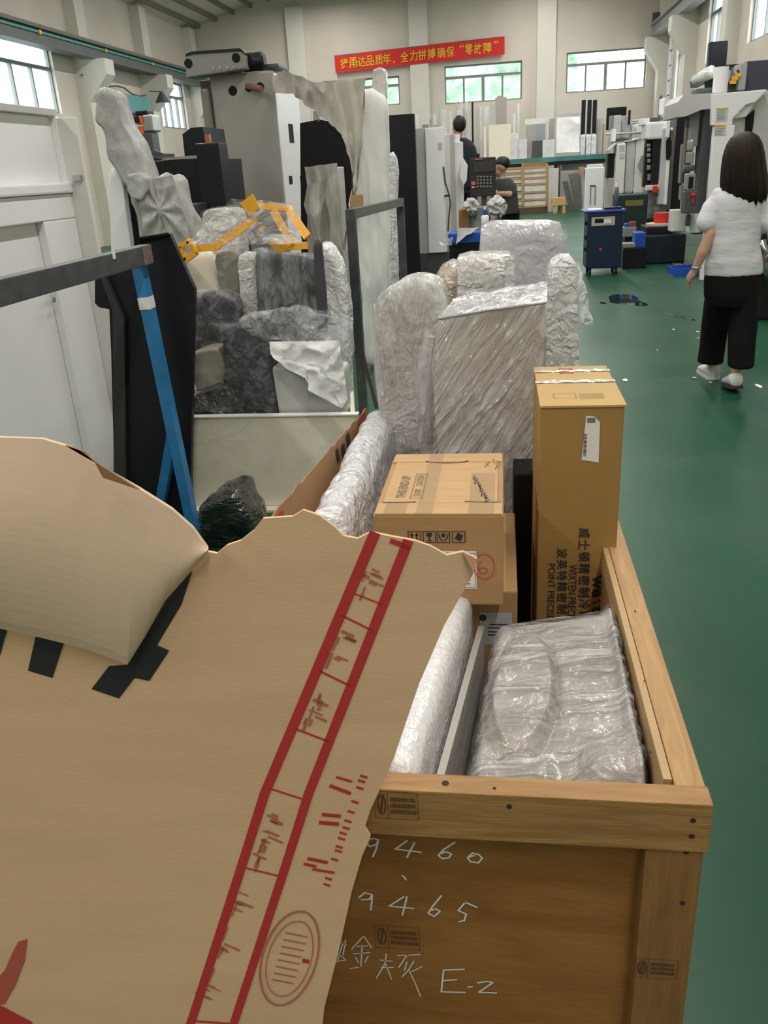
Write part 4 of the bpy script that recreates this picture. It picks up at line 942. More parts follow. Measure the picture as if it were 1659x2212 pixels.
pack('cream_cover', 'plain cream sheet cover standing at the left end of the tray', 'cover', [(402, 545), (458, 540), (476, 630), (480, 905), (425, 905), (418, 640)], 4.10, .05, CREAM, .002, 50, .02)
pack('olive_wrapped_cover', 'olive grey cover in clear film next to the cream cover', 'cover', [(462, 545), (512, 542), (522, 700), (520, 905), (488, 905), (478, 640)], 4.0, .07, mat('olive_foam', (.24, .235, .19), .6, var=.15, vscale=8), .006, 50, .04, film=FILM)
pack('grey_wrapped_post', 'pale grey padded post in film beside the charcoal panel', 'package', [(512, 548), (548, 545), (556, 600), (560, 905), (520, 905), (520, 640)], 3.94, .1, WRAP, .006, 50, .06)
pk = pack('charcoal_panel', 'charcoal panel stretched in clear film at the middle of the pile', 'panel', [(550, 540), (562, 545), (690, 560), (700, 700), (700, 905), (590, 905), (560, 700)], 3.90, .04, CHAR, .004, 60, .02, film=film_mat('film_radial', a0=.02, a1=.34, scale=5, stretch=(3, 1, 1.0), bscale=9, bump=.8))
ed = pack('upright_charcoal_board', 'narrow charcoal board standing edge on with a black rim', 'panel', [(676, 514), (692, 510), (704, 640), (708, 905), (690, 905), (684, 640)], 3.855, .03, CHAR, .002, 50, .01)
pack('white_film_bundle', 'bluish white film bundle hanging beside the steel frame', 'package', [(692, 522), (712, 535), (735, 575), (748, 640), (752, 720), (750, 905), (712, 905), (706, 700)], 3.92, .14, WRAPW, .018, 60, .1, 9, seed=8)
pack('dark_wrapped_cover', 'dark cover in loose film above the beige foam bag', 'cover', [(400, 640), (470, 630), (515, 650), (520, 740), (505, 800), (420, 790), (405, 700)], 3.86, .1, CHAR, .008, 60, .08, film=FILM, seed=4)
pack('tall_charcoal_cover', 'tall charcoal cover wrapped in bubbled film standing behind the tray rim', 'cover', [(480, 705), (500, 700), (560, 705), (582, 735), (592, 800), (604, 915), (494, 915), (486, 800)], 3.72, .10, CHAR, .007, 70, .06, film=film_mat('film_blistered', a0=.01, a1=.20, scale=20, bscale=26, bump=1.0), seed=5)
gb = pack('grey_housing_box', 'light grey sheet metal box with crumpled white paper hanging over its top', 'housing', [(587, 790), (600, 798), (660, 795), (745, 792), (750, 915), (606, 915), (596, 850)], 3.68, .12, LGREY, .002, 60, .02)
fnp = bil(P(590, 800, 3.665), P(740, 880, 3.665), P(735, 735, 3.70), P(583, 738, 3.70))
def paperf(u, v):
    p = fnp(u, v)
    if v < .5: p = p + V(0, -.01, 0) + V(0, 0, (.5-v)*.10*(u < .5))
    return p
cloth_grid(paperf, 60, 40, .03, 9, 2.0).build('crumpled_paper', CLOTHW, gb, smooth=True)
fnp2 = bil(P(690, 800, 3.655), P(740, 880, 3.65), P(752, 860, 3.65), P(735, 745, 3.66)); cloth_grid(fnp2, 30, 40, .02, 12, 5.0).build('crumpled_paper', CLOTHW, gb, smooth=True)
pack('loose_film_sheet', 'loose crumpled sheet of clear film draped over the dark covers', 'film', [(512, 690), (560, 678), (640, 665), (700, 680), (750, 690), (748, 735), (650, 745), (600, 740), (540, 725)], 3.70, .06, film_mat('draped_film', (.85, .86, .9), a0=.05, a1=.6, scale=9, bscale=16, bump=1.0), .022, 90, .1, 7, seed=6)
pack('beige_foam_bag', 'beige foam bag slumped at the left corner of the tray', 'bag', [(412, 765), (440, 755), (470, 752), (485, 790), (482, 840), (455, 855), (425, 845), (410, 800)], 3.74, .12, mat('beige_foam', (.36, .33, .28), .7, var=.1, vscale=7), .012, 60, .12, 7, seed=7)
pack('black_rag_bundle', 'heap of dark rags and film at the bottom corner of the tray', 'rags', [(410, 860), (440, 845), (490, 835), (500, 870), (498, 915), (412, 915)], 3.67, .12, wrap_mat('dark_rags', (.03, .03, .03), (.11, .11, .11), 8), .03, 70, .1, 9, seed=9)
pack('grey_foam_box', 'grey foam sided box under film behind the yellow frame', 'box', [(436, 460), (448, 452), (505, 450), (515, 470), (520, 560), (440, 570)], 4.30, .16, WRAP, .003, 50, .03, film=FILM, seed=3)
pack('pile_core_carton', 'stack of dark parts in the middle of the tray beneath the yellow frame', 'parts', [(480, 560), (720, 560), (730, 915), (490, 915)], 4.12, .35, CHAR, .004, 50, .03)
# yellow bracket frame wrapped in film
yf = thing('yellow_frame', P(540, 530, 4.05), 'bright yellow steel bracket frame wrapped in clear film on top of the pile', 'frame')
def ybar(n, pa, pb, Ya, Yb, w=.035, t=.012): MB().bar(P(*pa, Ya), P(*pb, Yb), w, t, (0, -1, .2)).build(n, YELLOW, yf)
ybar('bar', (418, 538), (466, 534), 3.95, 3.95, .03); ybar('bar', (464, 534), (553, 472), 3.95, 4.0, .035)
ybar('bar', (553, 444), (625, 450), 4.05, 4.15, .03); ybar('bar', (620, 448), (664, 512), 4.15, 4.05, .04); ybar('bar', (590, 455), (632, 528), 4.05, 4.0, .036); ybar('bar', (620, 532), (664, 530), 4.0, 4.05, .034)
def yplate(pix, Y): MB().prism([P(x, y, Y) for x, y in pix], (0, .008, 0)).build('plate', YELLOW, yf)
yplate([(518, 440), (545, 418), (560, 448), (548, 462), (538, 466)], 3.98); yplate([(580, 526), (600, 514), (624, 532), (618, 540), (604, 551)], 3.95); yplate([(556, 494), (572, 486), (572, 492), (562, 502)], 3.98)
mb = MB(); 
for a, b in (((390, 532), (410, 520)), ((410, 520), (424, 546)), ((424, 546), (402, 562)), ((402, 562), (390, 532))): mb.bar(P(*a, 3.93), P(*b, 3.93), .022, .05, (0, -1, 0))
mb.build('end_loop', YELLOW, yf)
fy = bil(P(405, 530, 3.90), P(655, 528, 3.92), P(630, 440, 4.05), P(500, 430, 4.0)); cloth_grid(fy, 80, 50, .02, 7, 6.0).build('film', film_mat('film_on_frame', a0=.05, a1=.6, scale=6, stretch=(1.5, 1.5, 2.5), bscale=12, bump=.9), yf, smooth=True)
# ================================================================== steel tube frame beside the pile
fy0, fy1 = 4.63, 6.0
sf = thing('steel_tube_frame', (P(757, 800, fy0).x, 4.3, 0), 'dark square tube frame with diagonal brace standing beside the pile', 'frame')
a = P(757, 452, fy0); b = P(864, 428, fy1)
a.x -= .0; MB().bar(V(a.x, fy0, 0), V(a.x, fy0, a.z), .05, .05, (1, 0, 0)).build('upright', FRAMEM, sf)
MB().bar(V(b.x, fy1, 0), V(b.x, fy1, b.z), .05, .05, (1, 0, 0)).build('upright', FRAMEM, sf)
MB().bar(a+V(.0, .03, -.025), b+V(0, -.03, -.025), .05, .05).build('top_tube', mat('worn_steel_tube', (.2, .2, .2), .35, metal=.6, var=.2, vscale=15), sf)
MB().bar(P(770, 715, fy0+.03), P(814, 882, fy0-.10), .02, .02, (1, 0, 0)).build('brace', mat('dark_brown_steel', (.05, .035, .025), .5), sf)
# ================================================================== helpers for room-aligned boxes given by pixels at a depth
def xr(px_, y, Y): return P(px_, y, Y).x
def zr(x, y, Y): return P(x, y, Y).z
def fbox(x0, x1, yt, yb, Y, d, name, m, parent, bevel=.0, to_floor=False, lean=0.0):
    ym = (yt+yb)/2 if yb else yt+60; xm = (x0+x1)/2
    zt = zr(xm, yt, Y); zb = 0.0 if to_floor or not yb else zr(xm, yb, Y)
    return MB().box(xr(x0, ym, Y), xr(x1, ym, Y), Y, Y+d, zb, zt).build(name, m, parent, bevel=bevel)
def solo(x0, x1, yt, yb, Y, d, name, m, label, cat, group=None, bevel=.0, to_floor=False, zb=None):
    o = fbox(x0, x1, yt, yb, Y, d, name, m, None, bevel, to_floor)
    return tag(o, label, cat, group)
def at_floor(x, y, Y): p = P(x, y, Y); return V(p.x, Y, 0)
# ================================================================== covered parts behind the white guard
YS = 5.3
def spack(name, label, cat, pix, Y, th, m, crump, seed, n=80, inset=.08, fs=5, stretch=(1, 1, 1), extra=None):
    pts = px_outline(pix, Y); pts = [V(p.x, p.y, max(p.z, .002)) for p in pts]
    e = thing(name, (sum(p.x for p in pts)/len(pts), Y+th/2, min(p.z for p in pts)), label, cat)
    soft_prism(MB(), pts, (0, th, 0), n, 8, 12, inset*.4, crump, fs, seed, stretch, True, 1).build('body', m, e, smooth=True); return e
spack('silver_covered_column', 'grey fabric cover draped over a leaning column behind the white guard', 'cover', [(206, 196), (222, 192), (240, 200), (262, 262), (290, 305), (312, 370), (318, 395), (300, 420), (270, 400), (255, 372), (236, 345), (232, 300), (222, 260), (208, 262)], YS, .22, SILVER, .02, 1.0, 90, .1, 4, (1, 1, .6))
spack('white_leaning_board', 'narrow white board standing below the grey fabric cover', 'board', [(233, 362), (250, 352), (263, 372), (270, 440), (282, 520), (300, 880), (250, 880), (240, 520)], YS+.05, .06, WHITE, .002, 2.0, 50, .02)
spack('dark_leaning_board', 'narrow black board between the white board and the silver bag', 'board', [(264, 372), (276, 378), (288, 440), (302, 520), (320, 880), (300, 880), (282, 520), (270, 430)], YS+.14, .08, BLACK, .002, 3.0, 50, .02)
spack('silver_fabric_bag', 'silver fabric bag gathered at its middle beside the black machine base', 'cover', [(294, 392), (330, 388), (366, 375), (372, 390), (392, 440), (412, 500), (422, 530), (440, 880), (320, 880), (304, 520), (290, 440), (280, 420)], YS-.05, .25, SILVER, .028, 4.0, 90, .1, 4.5, (1, 1, .7))
def gather(u, v):
    p = bil(P(318, 560, YS-.09), P(424, 560, YS-.09), P(372, 378, YS-.09), P(296, 394, YS-.09))(u, v)
    a = math.atan2(v-.62, u-.5); r = math.hypot(v-.62, u-.5)
    return p + V(0, -.011*math.sin(a*9+1)*min(1, r*5)*math.exp(-r*1.2) - .03*math.exp(-(r/.12)**2), 0)
cloth_grid(gather, 60, 80, .006, 9, 2.0).build('gathered_front', SILVER, bpy.data.objects['silver_fabric_bag'], smooth=True)
spack('silver_bag_knot', 'grey fabric roll hanging between the draped cover and the silver bag', 'cover', [(276, 380), (300, 372), (316, 385), (318, 412), (304, 432), (284, 428), (274, 410)], YS-.12, .1, SILVER, .012, 5.0, 60, .12, 6)
# black machine base with covers (behind)
YM = 7.2
bm_ = thing('black_machine_base', at_floor(400, 500, YM), 'black machine base with stepped covers left of the grey column', 'machine')
fbox(305, 440, 345, None, YM, 1.2, 'base', BLACK, bm_, .01, True); fbox(428, 478, 308, None, YM-.25, .24, 'side_cover', BLACK, bm_, .01, True)
MB().prism([P(x, y, YM+.5) for x, y in ((394, 290), (412, 276), (438, 274), (450, 345), (400, 345))], (0, .6, 0)).build('upper_cover', BLACK, bm_)
fbox(398, 435, 440, None, YM-.5, .24, 'step_cover', mat('charcoal_paint', (.035, .037, .04), .5), bm_, .01, True)
fbox(443, 452, 290, 310, YM-.2, .05, 'copper_fitting', mat('copper', (.5, .2, .08), .35, metal=.8), bm_)
mb = MB(); mb.bar(P(352, 344, YM), P(430, 338, YM), .02, .02).build('bright_edge', STEEL, bm_)
# press or robot head further back
rob = thing('orange_robot_head', at_floor(305, 340, 10.5), 'orange and silver robot head with dark joints on a tall stand by the shutter', 'robot')
fbox(308, 330, 247, 285, 10.5, .25, 'silver_cylinder', STEEL, rob, .02); fbox(296, 308, 250, 268, 10.5, .2, 'orange_block', ORANGE, rob, .01); fbox(298, 310, 272, 290, 10.5, .2, 'orange_block', ORANGE, rob, .01)
fbox(284, 297, 250, 266, 10.45, .2, 'black_joint', BLACK, rob, .02); fbox(292, 318, 239, 248, 10.5, .2, 'black_cap', BLACK, rob, .01); fbox(310, 330, 286, 330, 10.5, .22, 'dark_stand', DGREY, rob, .01); fbox(300, 312, 296, 320, 10.45, .1, 'red_lever', RED, rob, .01)
MB().box(xr(306, 340, 10.5), xr(352, 340, 10.5), 10.5, 10.9, 0, zr(330, 333, 10.5)).build('stand', BLACK, rob)
for a, b in (((325, 333), (352, 340)), ((330, 328), (350, 336))): MB().bar(P(*a, 10.4), P(*b, 10.4), .05, .06).build('clamp', DGREY, rob)
# shutter on the left wall
sh = thing('roller_shutter', (XL, 24.4, 0), 'teal topped roller shutter in the left wall', 'shutter')
MB().box(XL+.01, XL+.35, 22.9, 25.9, 3.35, 3.8).build('shutter_box', mat('teal_shutter_box', (.12, .36, .37), .5), sh)
for k in range(7): MB().box(XL+.02, XL+.08, 23.0, 25.8, 3.22-.11*k, 3.31-.11*k).build('slat', LGREY, sh)
MB().box(XL+.01, XL+.04, 23.0, 25.8, 0, 2.5).build('painted_lit_opening', WHITE_W, sh)  # closed white sheet, brightness of a lit opening put into its colour
mb = MB(); mb.tube([V(XL+.2, 22.0+.5*k, 4.08-.03*k+.06*math.sin(k*1.7)) for k in range(9)], .02, 6); tag(mb.build('loose_cable', DGREY), 'thin dark cable sagging along the left wall above the shutter', 'cable')
# hanging lamp by the left window
lp = thing('wall_spotlight', P(352, 212, 22.0), 'small grey cone spotlight on the corbel by the left window', 'lamp')
mb = MB(); c = P(352, 222, 25.3); mb.lathe(c, [(.02, .3), (.1, .2), (.22, 0)], 12).build('cone', DGREY, lp); mb = MB(); mb.bar(c+V(0, .0, .28), c+V(-.5, .4, .36), .03, .03).build('arm', DGREY, lp)
lp.location = lp.location
# ================================================================== grey machine column
YC = 9.0
col_ = thing('machine_column', at_floor(560, 400, YC), 'tall grey machine tool column with round holes and white slotted side', 'machine')
cx0, cx1 = xr(470, 320, YC), xr(606, 320, YC); czt = zr(530, 156, YC)
cyd = PX(655, 330, cx1).y - YC
MB().box(cx0, cx1-.012, YC, YC+cyd, 0, czt).build('column_body', GREYP, col_, bevel=.02)
MB().box(cx1-.011, cx1, YC+.02, YC+cyd, .1, czt-.02).build('white_side', WHITE, col_)
MB().box(cx0-.14, cx0-.001, YC+.1, YC+cyd, 0, czt-.03).build('guide_rail', mat('olive_grey_guide', (.17, .165, .14), .5), col_, bevel=.02)
fbox(438, 456, 190, None, YC-.06, .12, 'round_column', mat('olive_grey_tube', (.20, .19, .165), .45), col_, .03, True)
def hole(x, y, r, Y=YC): q = P(x, y, Y); MB().lathe(q, [(r, -.004), (r*.98, .0), (r*.7, .002)], 20, 'y').build('round_hole', BLACKM, col_)
hole(503, 196, .045); hole(537, 190, .035); hole(562, 188, .042)
mb = MB(); mb.tube([P(534, 186, YC-.02), P(565, 192, YC-.12)], .03, 12).build('rod', mat('reddish_rod', (.22, .12, .09), .4), col_)
# slots on the white side (plane x = cx1)
def slot(x, y0, y1, w): a = PX(x, y0, cx1); b = PX(x, y1, cx1); MB().box(cx1, cx1+.004, a.y-w, a.y+w, b.z, a.z).build('slot', BLACKM, col_)
slot(627, 268, 308, .10); slot(627, 380, 398, .07); slot(650, 380, 396, .05)
# top bracket
br = MB(); pix = [(400, 120), (415, 114), (520, 107), (526, 114), (530, 148), (470, 158), (402, 168)]
br.prism([P(x, y, YC-.15) for x, y in pix], (0, .25, 0)).build('top_bracket', mat('bracket_grey', (.25, .245, .225), .45), col_, bevel=.012)
br = MB(); br.prism([P(x, y, YC-.16) for x, y in ((400, 121), (402, 116), (414, 111), (518, 104), (526, 110), (527, 116), (520, 110), (415, 117))], (0, .27, 0)).build('bracket_edge', BLACK, col_)
for x, y in ((407, 137), (510, 125)): q = P(x, y, YC-.15); MB().lathe(q, [(.042, -.004), (.04, 0), (.03, .002)], 20, 'y').build('round_hole', BLACKM, col_)
for x, y in ((461, 149), (476, 147), (492, 146), (506, 145)): q = P(x, y, YC-.15); MB().lathe(q, [(.012, -.01), (.012, 0)], 8, 'y').build('bolt', STEEL, col_)
q = P(543, 134, YC+.05); MB().lathe(q, [(.06, -.1), (.085, -.08), (.085, .12), (.06, .14)], 20, 'x').build('motor', BLACK, col_)
fbox(556, 602, 138, 148, YC+.1, .4, 'motor_cover', DGREY, col_, .01)
# ================================================================== fabric wrapped frame next to the column
YF = 6.6
wf = thing('fabric_wrapped_frame', at_floor(780, 700, YF), 'machine door frame wrapped in white and beige fabric beside the black machine', 'cover')
def fab(name, pix, Y, th, m, crump, seed, stretch=(1.6, 1.6, .45), n=90, inset=.03, fs=5): 
    pts = [V(p.x, p.y, max(p.z, .002)) for p in px_outline(pix, Y)]
    return soft_prism(MB(), pts, (0, th, 0), n, 6, 14, inset, crump, fs, seed, stretch, True, 1).build(name, m, wf, smooth=True)
fab('white_fabric', [(788, 190), (806, 196), (832, 212), (835, 420), (838, 600), (834, 640), (822, 790), (790, 790), (785, 640), (770, 560), (762, 470), (752, 440), (770, 400), (782, 300)], YF, .12, CLOTHW, .022, 3.0)
# beige fabric arch from the column to the white pillar
arch_t = [(592, 166), (616, 150), (640, 160), (690, 178), (740, 172), (790, 170)]
arch_b = [(594, 200), (636, 203), (660, 225), (715, 262), (748, 300), (766, 400)]
def archf(u, v):
    a = lerp_list(arch_b, u); b = lerp_list(arch_t, u); Y = YC-.1 + (YF-.03-YC+.1)*min(1, u*1.15)
    return P(a[0]+(b[0]-a[0])*v, a[1]+(b[1]-a[1])*v, Y)
cloth_grid(archf, 70, 40, .03, 3.0, 2.0, (1, 1, 1)).build('beige_fabric', CLOTHG, wf, smooth=True)
side_ = bil(P(745, 560, YF-.03), P(768, 560, YF-.02), P(790, 172, YF-.03), P(762, 180, YF-.05))
def sidef(u, v):
    l = lerp_list([(738, 540), (752, 470), (762, 400), (760, 330), (748, 295), (735, 250), (715, 180)], v); r = lerp_list([(765, 540), (760, 440), (772, 400), (782, 300), (788, 240), (790, 200), (790, 172)], v)
    return P(l[0]+(r[0]-l[0])*u, l[1]+(r[1]-l[1])*u, YF-.05+.03*math.sin(u*9))
cloth_grid(sidef, 24, 70, .02, 4.0, 5.0, (2, 1, .5)).build('beige_fabric', CLOTHG, wf, smooth=True)
for pix in ([(592, 163), (621, 165), (618, 202), (591, 200)], [(757, 422), (784, 420), (784, 446), (755, 448)]):
    MB().prism([P(x, y, YF-.12 if pix[0][0] > 700 else YC-.16) for x, y in pix], (0, .02, 0)).build('cardboard_patch', CARD, wf)
ft = spack('foam_tube_corner', 'grey foam tube poking above the wrapped frame in front of the rear window', 'foam', [(806, 152), (820, 146), (832, 152), (834, 190), (832, 214), (812, 206), (802, 196)], YF+.16, .1, WRAPV, .008, 2.0, 50, .1)
pf = spack('film_wrapped_strip', 'narrow bundle in shiny film between the wrapped frame and the black machine', 'package', [(838, 330), (852, 326), (858, 345), (856, 420), (860, 520), (858, 640), (862, 780), (842, 780), (840, 600)], YF+.3, .1, WRAPW, .014, 3.0, 70, .06, 8)
dp = thing('dark_opening_panel', at_floor(705, 500, 7.9), 'black rounded panel standing for the dark of the opening seen through the fabric arch', 'machine door')
MB().prism([V(p.x, p.y, max(p.z, 0)) for p in [P(x, y, 7.9) for x, y in ((648, 266), (690, 258), (718, 264), (742, 288), (757, 325), (760, 400), (752, 760), (655, 760))]], (0, .08, 0)).build('panel', BLACKM, dp)  # black sheet stands in for the shade inside the opening
MB().prism([P(x, y, 7.9) for x, y in ((676, 240), (686, 238), (692, 262), (676, 262))], (0, .05, 0)).build('hinge', STEEL, dp)
cf = thing('grey_film_curtain', at_floor(700, 560, 7.0), 'crumpled grey film hanging over a narrow cabinet in front of the dark opening', 'cover')
def curt(u, v):
    l = lerp_list([(672, 720), (668, 560), (660, 470), (655, 440), (664, 400), (654, 362)], v); r = lerp_list([(745, 720), (738, 560), (735, 470), (733, 420), (732, 380), (728, 352)], v)
    return P(l[0]+(r[0]-l[0])*u, l[1]+(r[1]-l[1])*u, 7.0+.05*math.sin(u*13)*(1-v*.6))
cloth_grid(curt, 50, 70, .03, 4.0, 7.0, (2, 1, .5)).build('film', mat('grey_brown_film', (.36, .33, .30), .3, col2=(.55, .53, .50), vscale=5, stretch=(3, 3, .6), coat=.6, bump=.5, bscale=14), cf, smooth=True)
fbox(668, 733, 362, None, 7.08, .3, 'cabinet', LGREY, cf, .01, True)
# ================================================================== white machine with black side, mid hall
YW = 11.9
wm = thing('white_black_machine', at_floor(900, 600, YW), 'tall white machine cabinet with black side panel beside the worker in navy', 'machine')
fbox(838, 897, 247, None, YW, .12, 'black_panel', BLACK, wm, .01, True)
fbox(897, 922, 277, 548, YW+.3, .05, 'grey_side', LGREY, wm, .005); fbox(922, 962, 275, 546, YW+.25, .5, 'white_front', WHITE, wm, .01)
fbox(890, 903, 246, 280, YW+.4, .05, 'top_corner', WHITE, wm); fbox(958, 973, 290, 520, YW+.45, .3, 'white_inset', WHITE_W, wm, .01)
fbox(897, 975, 545, None, YW+.3, .6, 'dark_base', DGREY, wm, .01, True)
fbox(972, 984, 290, 500, YW+.6, .2, 'grey_post', LGREY, wm, .01); fbox(984, 1000, 306, 500, YW+.62, .3, 'white_door', WHITE, wm, .01); fbox(980, 992, 290, 310, YW+.7, .2, 'white_cap', WHITE, wm, .005)
MB().prism([P(x, y, YW+.5) for x, y in ((995, 345), (1001, 342), (1010, 358), (1008, 390), (1002, 400), (993, 384))], (0, .08, 0)).build('padded_arm', WHITE, wm, bevel=.01)
mb = MB(); mb.tube([P(x, y, YW+.24) for x, y in ((958, 360), (962, 395), (970, 420), (973, 440), (970, 465), (968, 500))], .012, 6).build('hanging_cable', DGREY, wm)
fbox(960, 970, 421, 425, YW+.22, .03, 'cable_tie', BLACK, wm)
for x0, x1, yt, yb in ((912, 925, 269, 278), (928, 932, 258, 276), (936, 946, 270, 277)): fbox(x0, x1, yt, yb, YW+.5, .1, 'top_fitting', MGREY, wm)
fbox(947, 955, 308, 322, YW+.24, .01, 'rating_plate', LGREY, wm)
# control pendant
cp = thing('control_pendant', at_floor(1045, 470, 11.4), 'black control pendant with screen and coloured buttons facing the worker in grey', 'control panel')
fbox(1016, 1071, 340, 424, 11.4, .14, 'housing', mat('pendant_black', (.02, .02, .021), .45), cp, .012)
fbox(1022, 1068, 347, 371, 11.385, .014, 'screen', mat('dark_screen', (.045, .043, .04), .2), cp, .003)
fbox(1026, 1042, 343, 345, 11.383, .01, 'orange_strip', ORANGE, cp)
for r_ in range(4):
    for c_ in range(5): fbox(1030+c_*7, 1034+c_*7, 380+r_*7, 383+r_*7, 11.388, .011, 'button', MGREY, cp)
fbox(1018, 1027, 392, 400, 11.38, .019, 'emergency_button', mat('pink_red_button', (.6, .12, .15), .4), cp, .006); fbox(1019, 1023, 403, 406, 11.385, .014, 'button', PAPER, cp); fbox(1024, 1028, 403, 406, 11.385, .014, 'button', ORANGE, cp)
fbox(1029, 1036, 332, 341, 11.45, .05, 'hanger', BLACK, cp); MB().box(xr(1040, 430, 11.47), xr(1052, 430, 11.47), 11.47, 11.52, 0, zr(1045, 424, 11.47)).build('support_post', DGREY, cp)
# carton trolley with rags
tr = thing('parts_carton', at_floor(1040, 520, 10.9), 'open brown carton with grey flaps below the control pendant', 'carton')
fbox(992, 1014, 453, None, 10.9, .5, 'carton_side', mat('dull_brown_card', (.30, .15, .07), .8), tr, .005, True); fbox(1014, 1062, 448, None, 10.95, .45, 'grey_bin', MGREY, tr, .01, True); fbox(1062, 1082, 470, None, 10.9, .4, 'carton_side', MATS['dull_brown_card'], tr, .005, True)
RAG = mat('grey_rag_cloth', (.52, .50, .49), .8, var=.2, vscale=9)
def rag(pix, Y, label, seed):
    o = soft_prism(MB(), px_outline(pix, Y), (0, .2, 0), 80, 6, 12, .08, .05, 11, seed).build('shop_rag', RAG, None, smooth=True); tag(o, label, 'rag')
rag([(1003, 440), (1020, 432), (1032, 445), (1028, 455), (1022, 462), (1010, 455)], 10.78, 'crumpled pale rag hanging over the brown side of the open carton', 2.0)
rag([(1058, 440), (1072, 428), (1086, 436), (1090, 452), (1082, 470), (1075, 462), (1066, 475), (1060, 466)], 10.78, 'crumpled pale rag hanging beside the legs of the worker in grey', 5.0)
# ---- blue bins
bn = thing('blue_parts_bin', at_floor(1000, 560, 9.6), 'blue plastic bin on a dark trolley next to the wrapped parcels', 'bin')
fbox(968, 1056, 503, 525, 9.6, .35, 'bin', BLUEBIN, bn, .01); fbox(972, 1056, 525, None, 9.62, .33, 'trolley', BLACK, bn, .01, True)
def lid(u, v): return bil(P(985, 530, 9.5), P(1008, 508, 9.5), P(1036, 494, 9.62), P(990, 494, 9.62))(u, v)
cloth_grid(lid, 20, 14, .02, 6).build('grey_film', SILVER, bn, smooth=True)
cloth_grid(bil(P(948, 522, 9.55), P(978, 512, 9.55), P(976, 530, 9.55), P(952, 530, 9.55)), 14, 8, .015, 8).build('film_scrap', FILMW, bn, smooth=True)
bz_ = zr(1005, 503, 9.6); bq = P(1048, 505, 9.8); bo = thing('spray_bottle', V(bq.x, 9.8, bz_), 'white bottle with blue cap standing on the blue parts bin', 'bottle')
MB().lathe(V(bq.x, 9.8, bz_), [(.042, 0), (.042, .15), (.026, .165)], 16).build('body', WHITE, bo, smooth=True); MB().lathe(V(bq.x, 9.8, bz_+.166), [(.022, 0), (.022, .055)], 12).build('cap', BLUEBIN, bo); MB().lathe(V(bq.x, 9.8, bz_+.222), [(.014, 0), (.014, .03)], 10).build('nozzle', WHITE, bo)
# ================================================================== rear rack with shelf
YR = 28.0; sz = 1.52
rk = thing('storage_rack', V(1.6, 29, 0), 'long rack with teal edged shelf along the rear wall', 'rack')
rx0, rx1 = xr(915, 345, YR), xr(1335, 330, YR)
MB().box(rx0, rx1, YR, YR+1.8, sz-.03, sz).build('shelf_board', mat('grey_shelf', (.35, .38, .36), .6), rk); MB().box(rx0, rx1, YR-.03, YR-.001, sz-.09, sz+.04).build('shelf_edge', mat('teal_shelf_edge', (.05, .22, .21), .5, var=.3, vscale=2), rk)
MB().box(rx0, rx1, YR+.0, YR+.06, sz-.2, sz-.095).build('beam', BLACK, rk)
for px_ in (920, 1062, 1207, 1332):
    for yy in (YR+.02, YR+1.6): x = xr(px_, 380, YR); MB().box(x-.05, x+.05, yy, yy+.08, 0, sz-.031).build('post', DGREY, rk)
def onshelf(x0, x1, yt, Y, d, name, m, label, cat, group=None, lean=0):
    xm = (x0+x1)/2; zt = zr(xm, yt, Y); mb = MB(); a, b = xr(x0, yt+30, Y), xr(x1, yt+30, Y)
    mb.hexa([(a, Y, sz+.001), (b, Y, sz+.001), (b, Y+d, sz+.001), (a, Y+d, sz+.001), (a+lean, Y+.0, zt), (b+lean, Y+.0, zt), (b+lean, Y+d, zt), (a+lean, Y+d, zt)])
    return tag(mb.build(name, m), label, cat, group)
def c3(x): return 930 + x/4.254
def d3(y): return 190 + y/4.254
strips = [(40, 235, 22), (80, 150, 20), (125, 200, 40), (185, 212, 22), (238, 128, 16), (282, 136, 16), (332, 124, 20), (430, 180, 24), (465, 172, 20), (515, 168, 44), (575, 150, 46), (770, 232, 22), (808, 142, 18), (310, 185, 26), (260, 200, 24), (357, 190, 24)]
for k, (x, y, w) in enumerate(strips):
    onshelf(c3(x-w/2), c3(x+w/2), d3(y), YR+.9+.13*(k % 5), .06, 'sheet_strip', [WHITE_W, LGREY, WRAPW][k % 3], ['warm white sheet metal strip standing on the rear rack by the window', 'light grey sheet metal strip standing on the rear rack by the window', 'shiny film wrapped strip standing on the rear rack by the window'][k % 3], 'metal strip', 'sheet strips on the rear rack')
onshelf(c3(378), c3(394), d3(128), YR+.8, .05, 'black_bar', BLACK, 'single thin black bar among the pale strips on the rear rack', 'bar')
onshelf(c3(596), c3(700), d3(85), YR+1.5, .05, 'brown_cardboard_panel', mat('grey_brown_card', (.40, .36, .33), .8), 'grey brown cardboard panel before the rear window on the rack', 'panel')
onshelf(c3(612), c3(660), d3(72), YR+1.6, .05, 'pinkish_board', mat('pink_brown', (.46, .33, .27), .8), 'narrow pinkish board standing behind the cardboard panel before the rear window', 'board')
o = onshelf(c3(535), c3(738), d3(335), YR+.3, .05, 'white_steel_sheet', CREAM, 'big plain cream steel sheet standing on the rear rack', 'sheet')
onshelf(c3(488), c3(512), d3(355), YR+.25, .05, 'cream_sheet_offcut', CREAM, 'narrow cream offcut left of the big cream sheet on the rack', 'sheet')
onshelf(c3(740), c3(808), d3(415), YR+.35, .3, 'film_wrapped_carton', WRAPW, 'film wrapped pale carton right of the big cream sheet', 'carton')
onshelf(c3(815), c3(885), d3(470), YR+.2, .25, 'film_wrapped_tray', WRAPW, 'low film wrapped tray with white slip on the rear rack', 'tray')
onshelf(c3(880), c3(970), d3(345), YR+.5, .4, 'grey_sheet_box', mat('beige_grey_sheet', (.40, .38, .35), .5), 'beige grey sheet metal box under the white canopy on the rack', 'box')
onshelf(c3(970), c3(1055), d3(330), YR+.52, .35, 'blue_grey_box', mat('blue_grey', (.33, .35, .38), .5), 'blue grey sheet metal box next to the beige grey one', 'box')
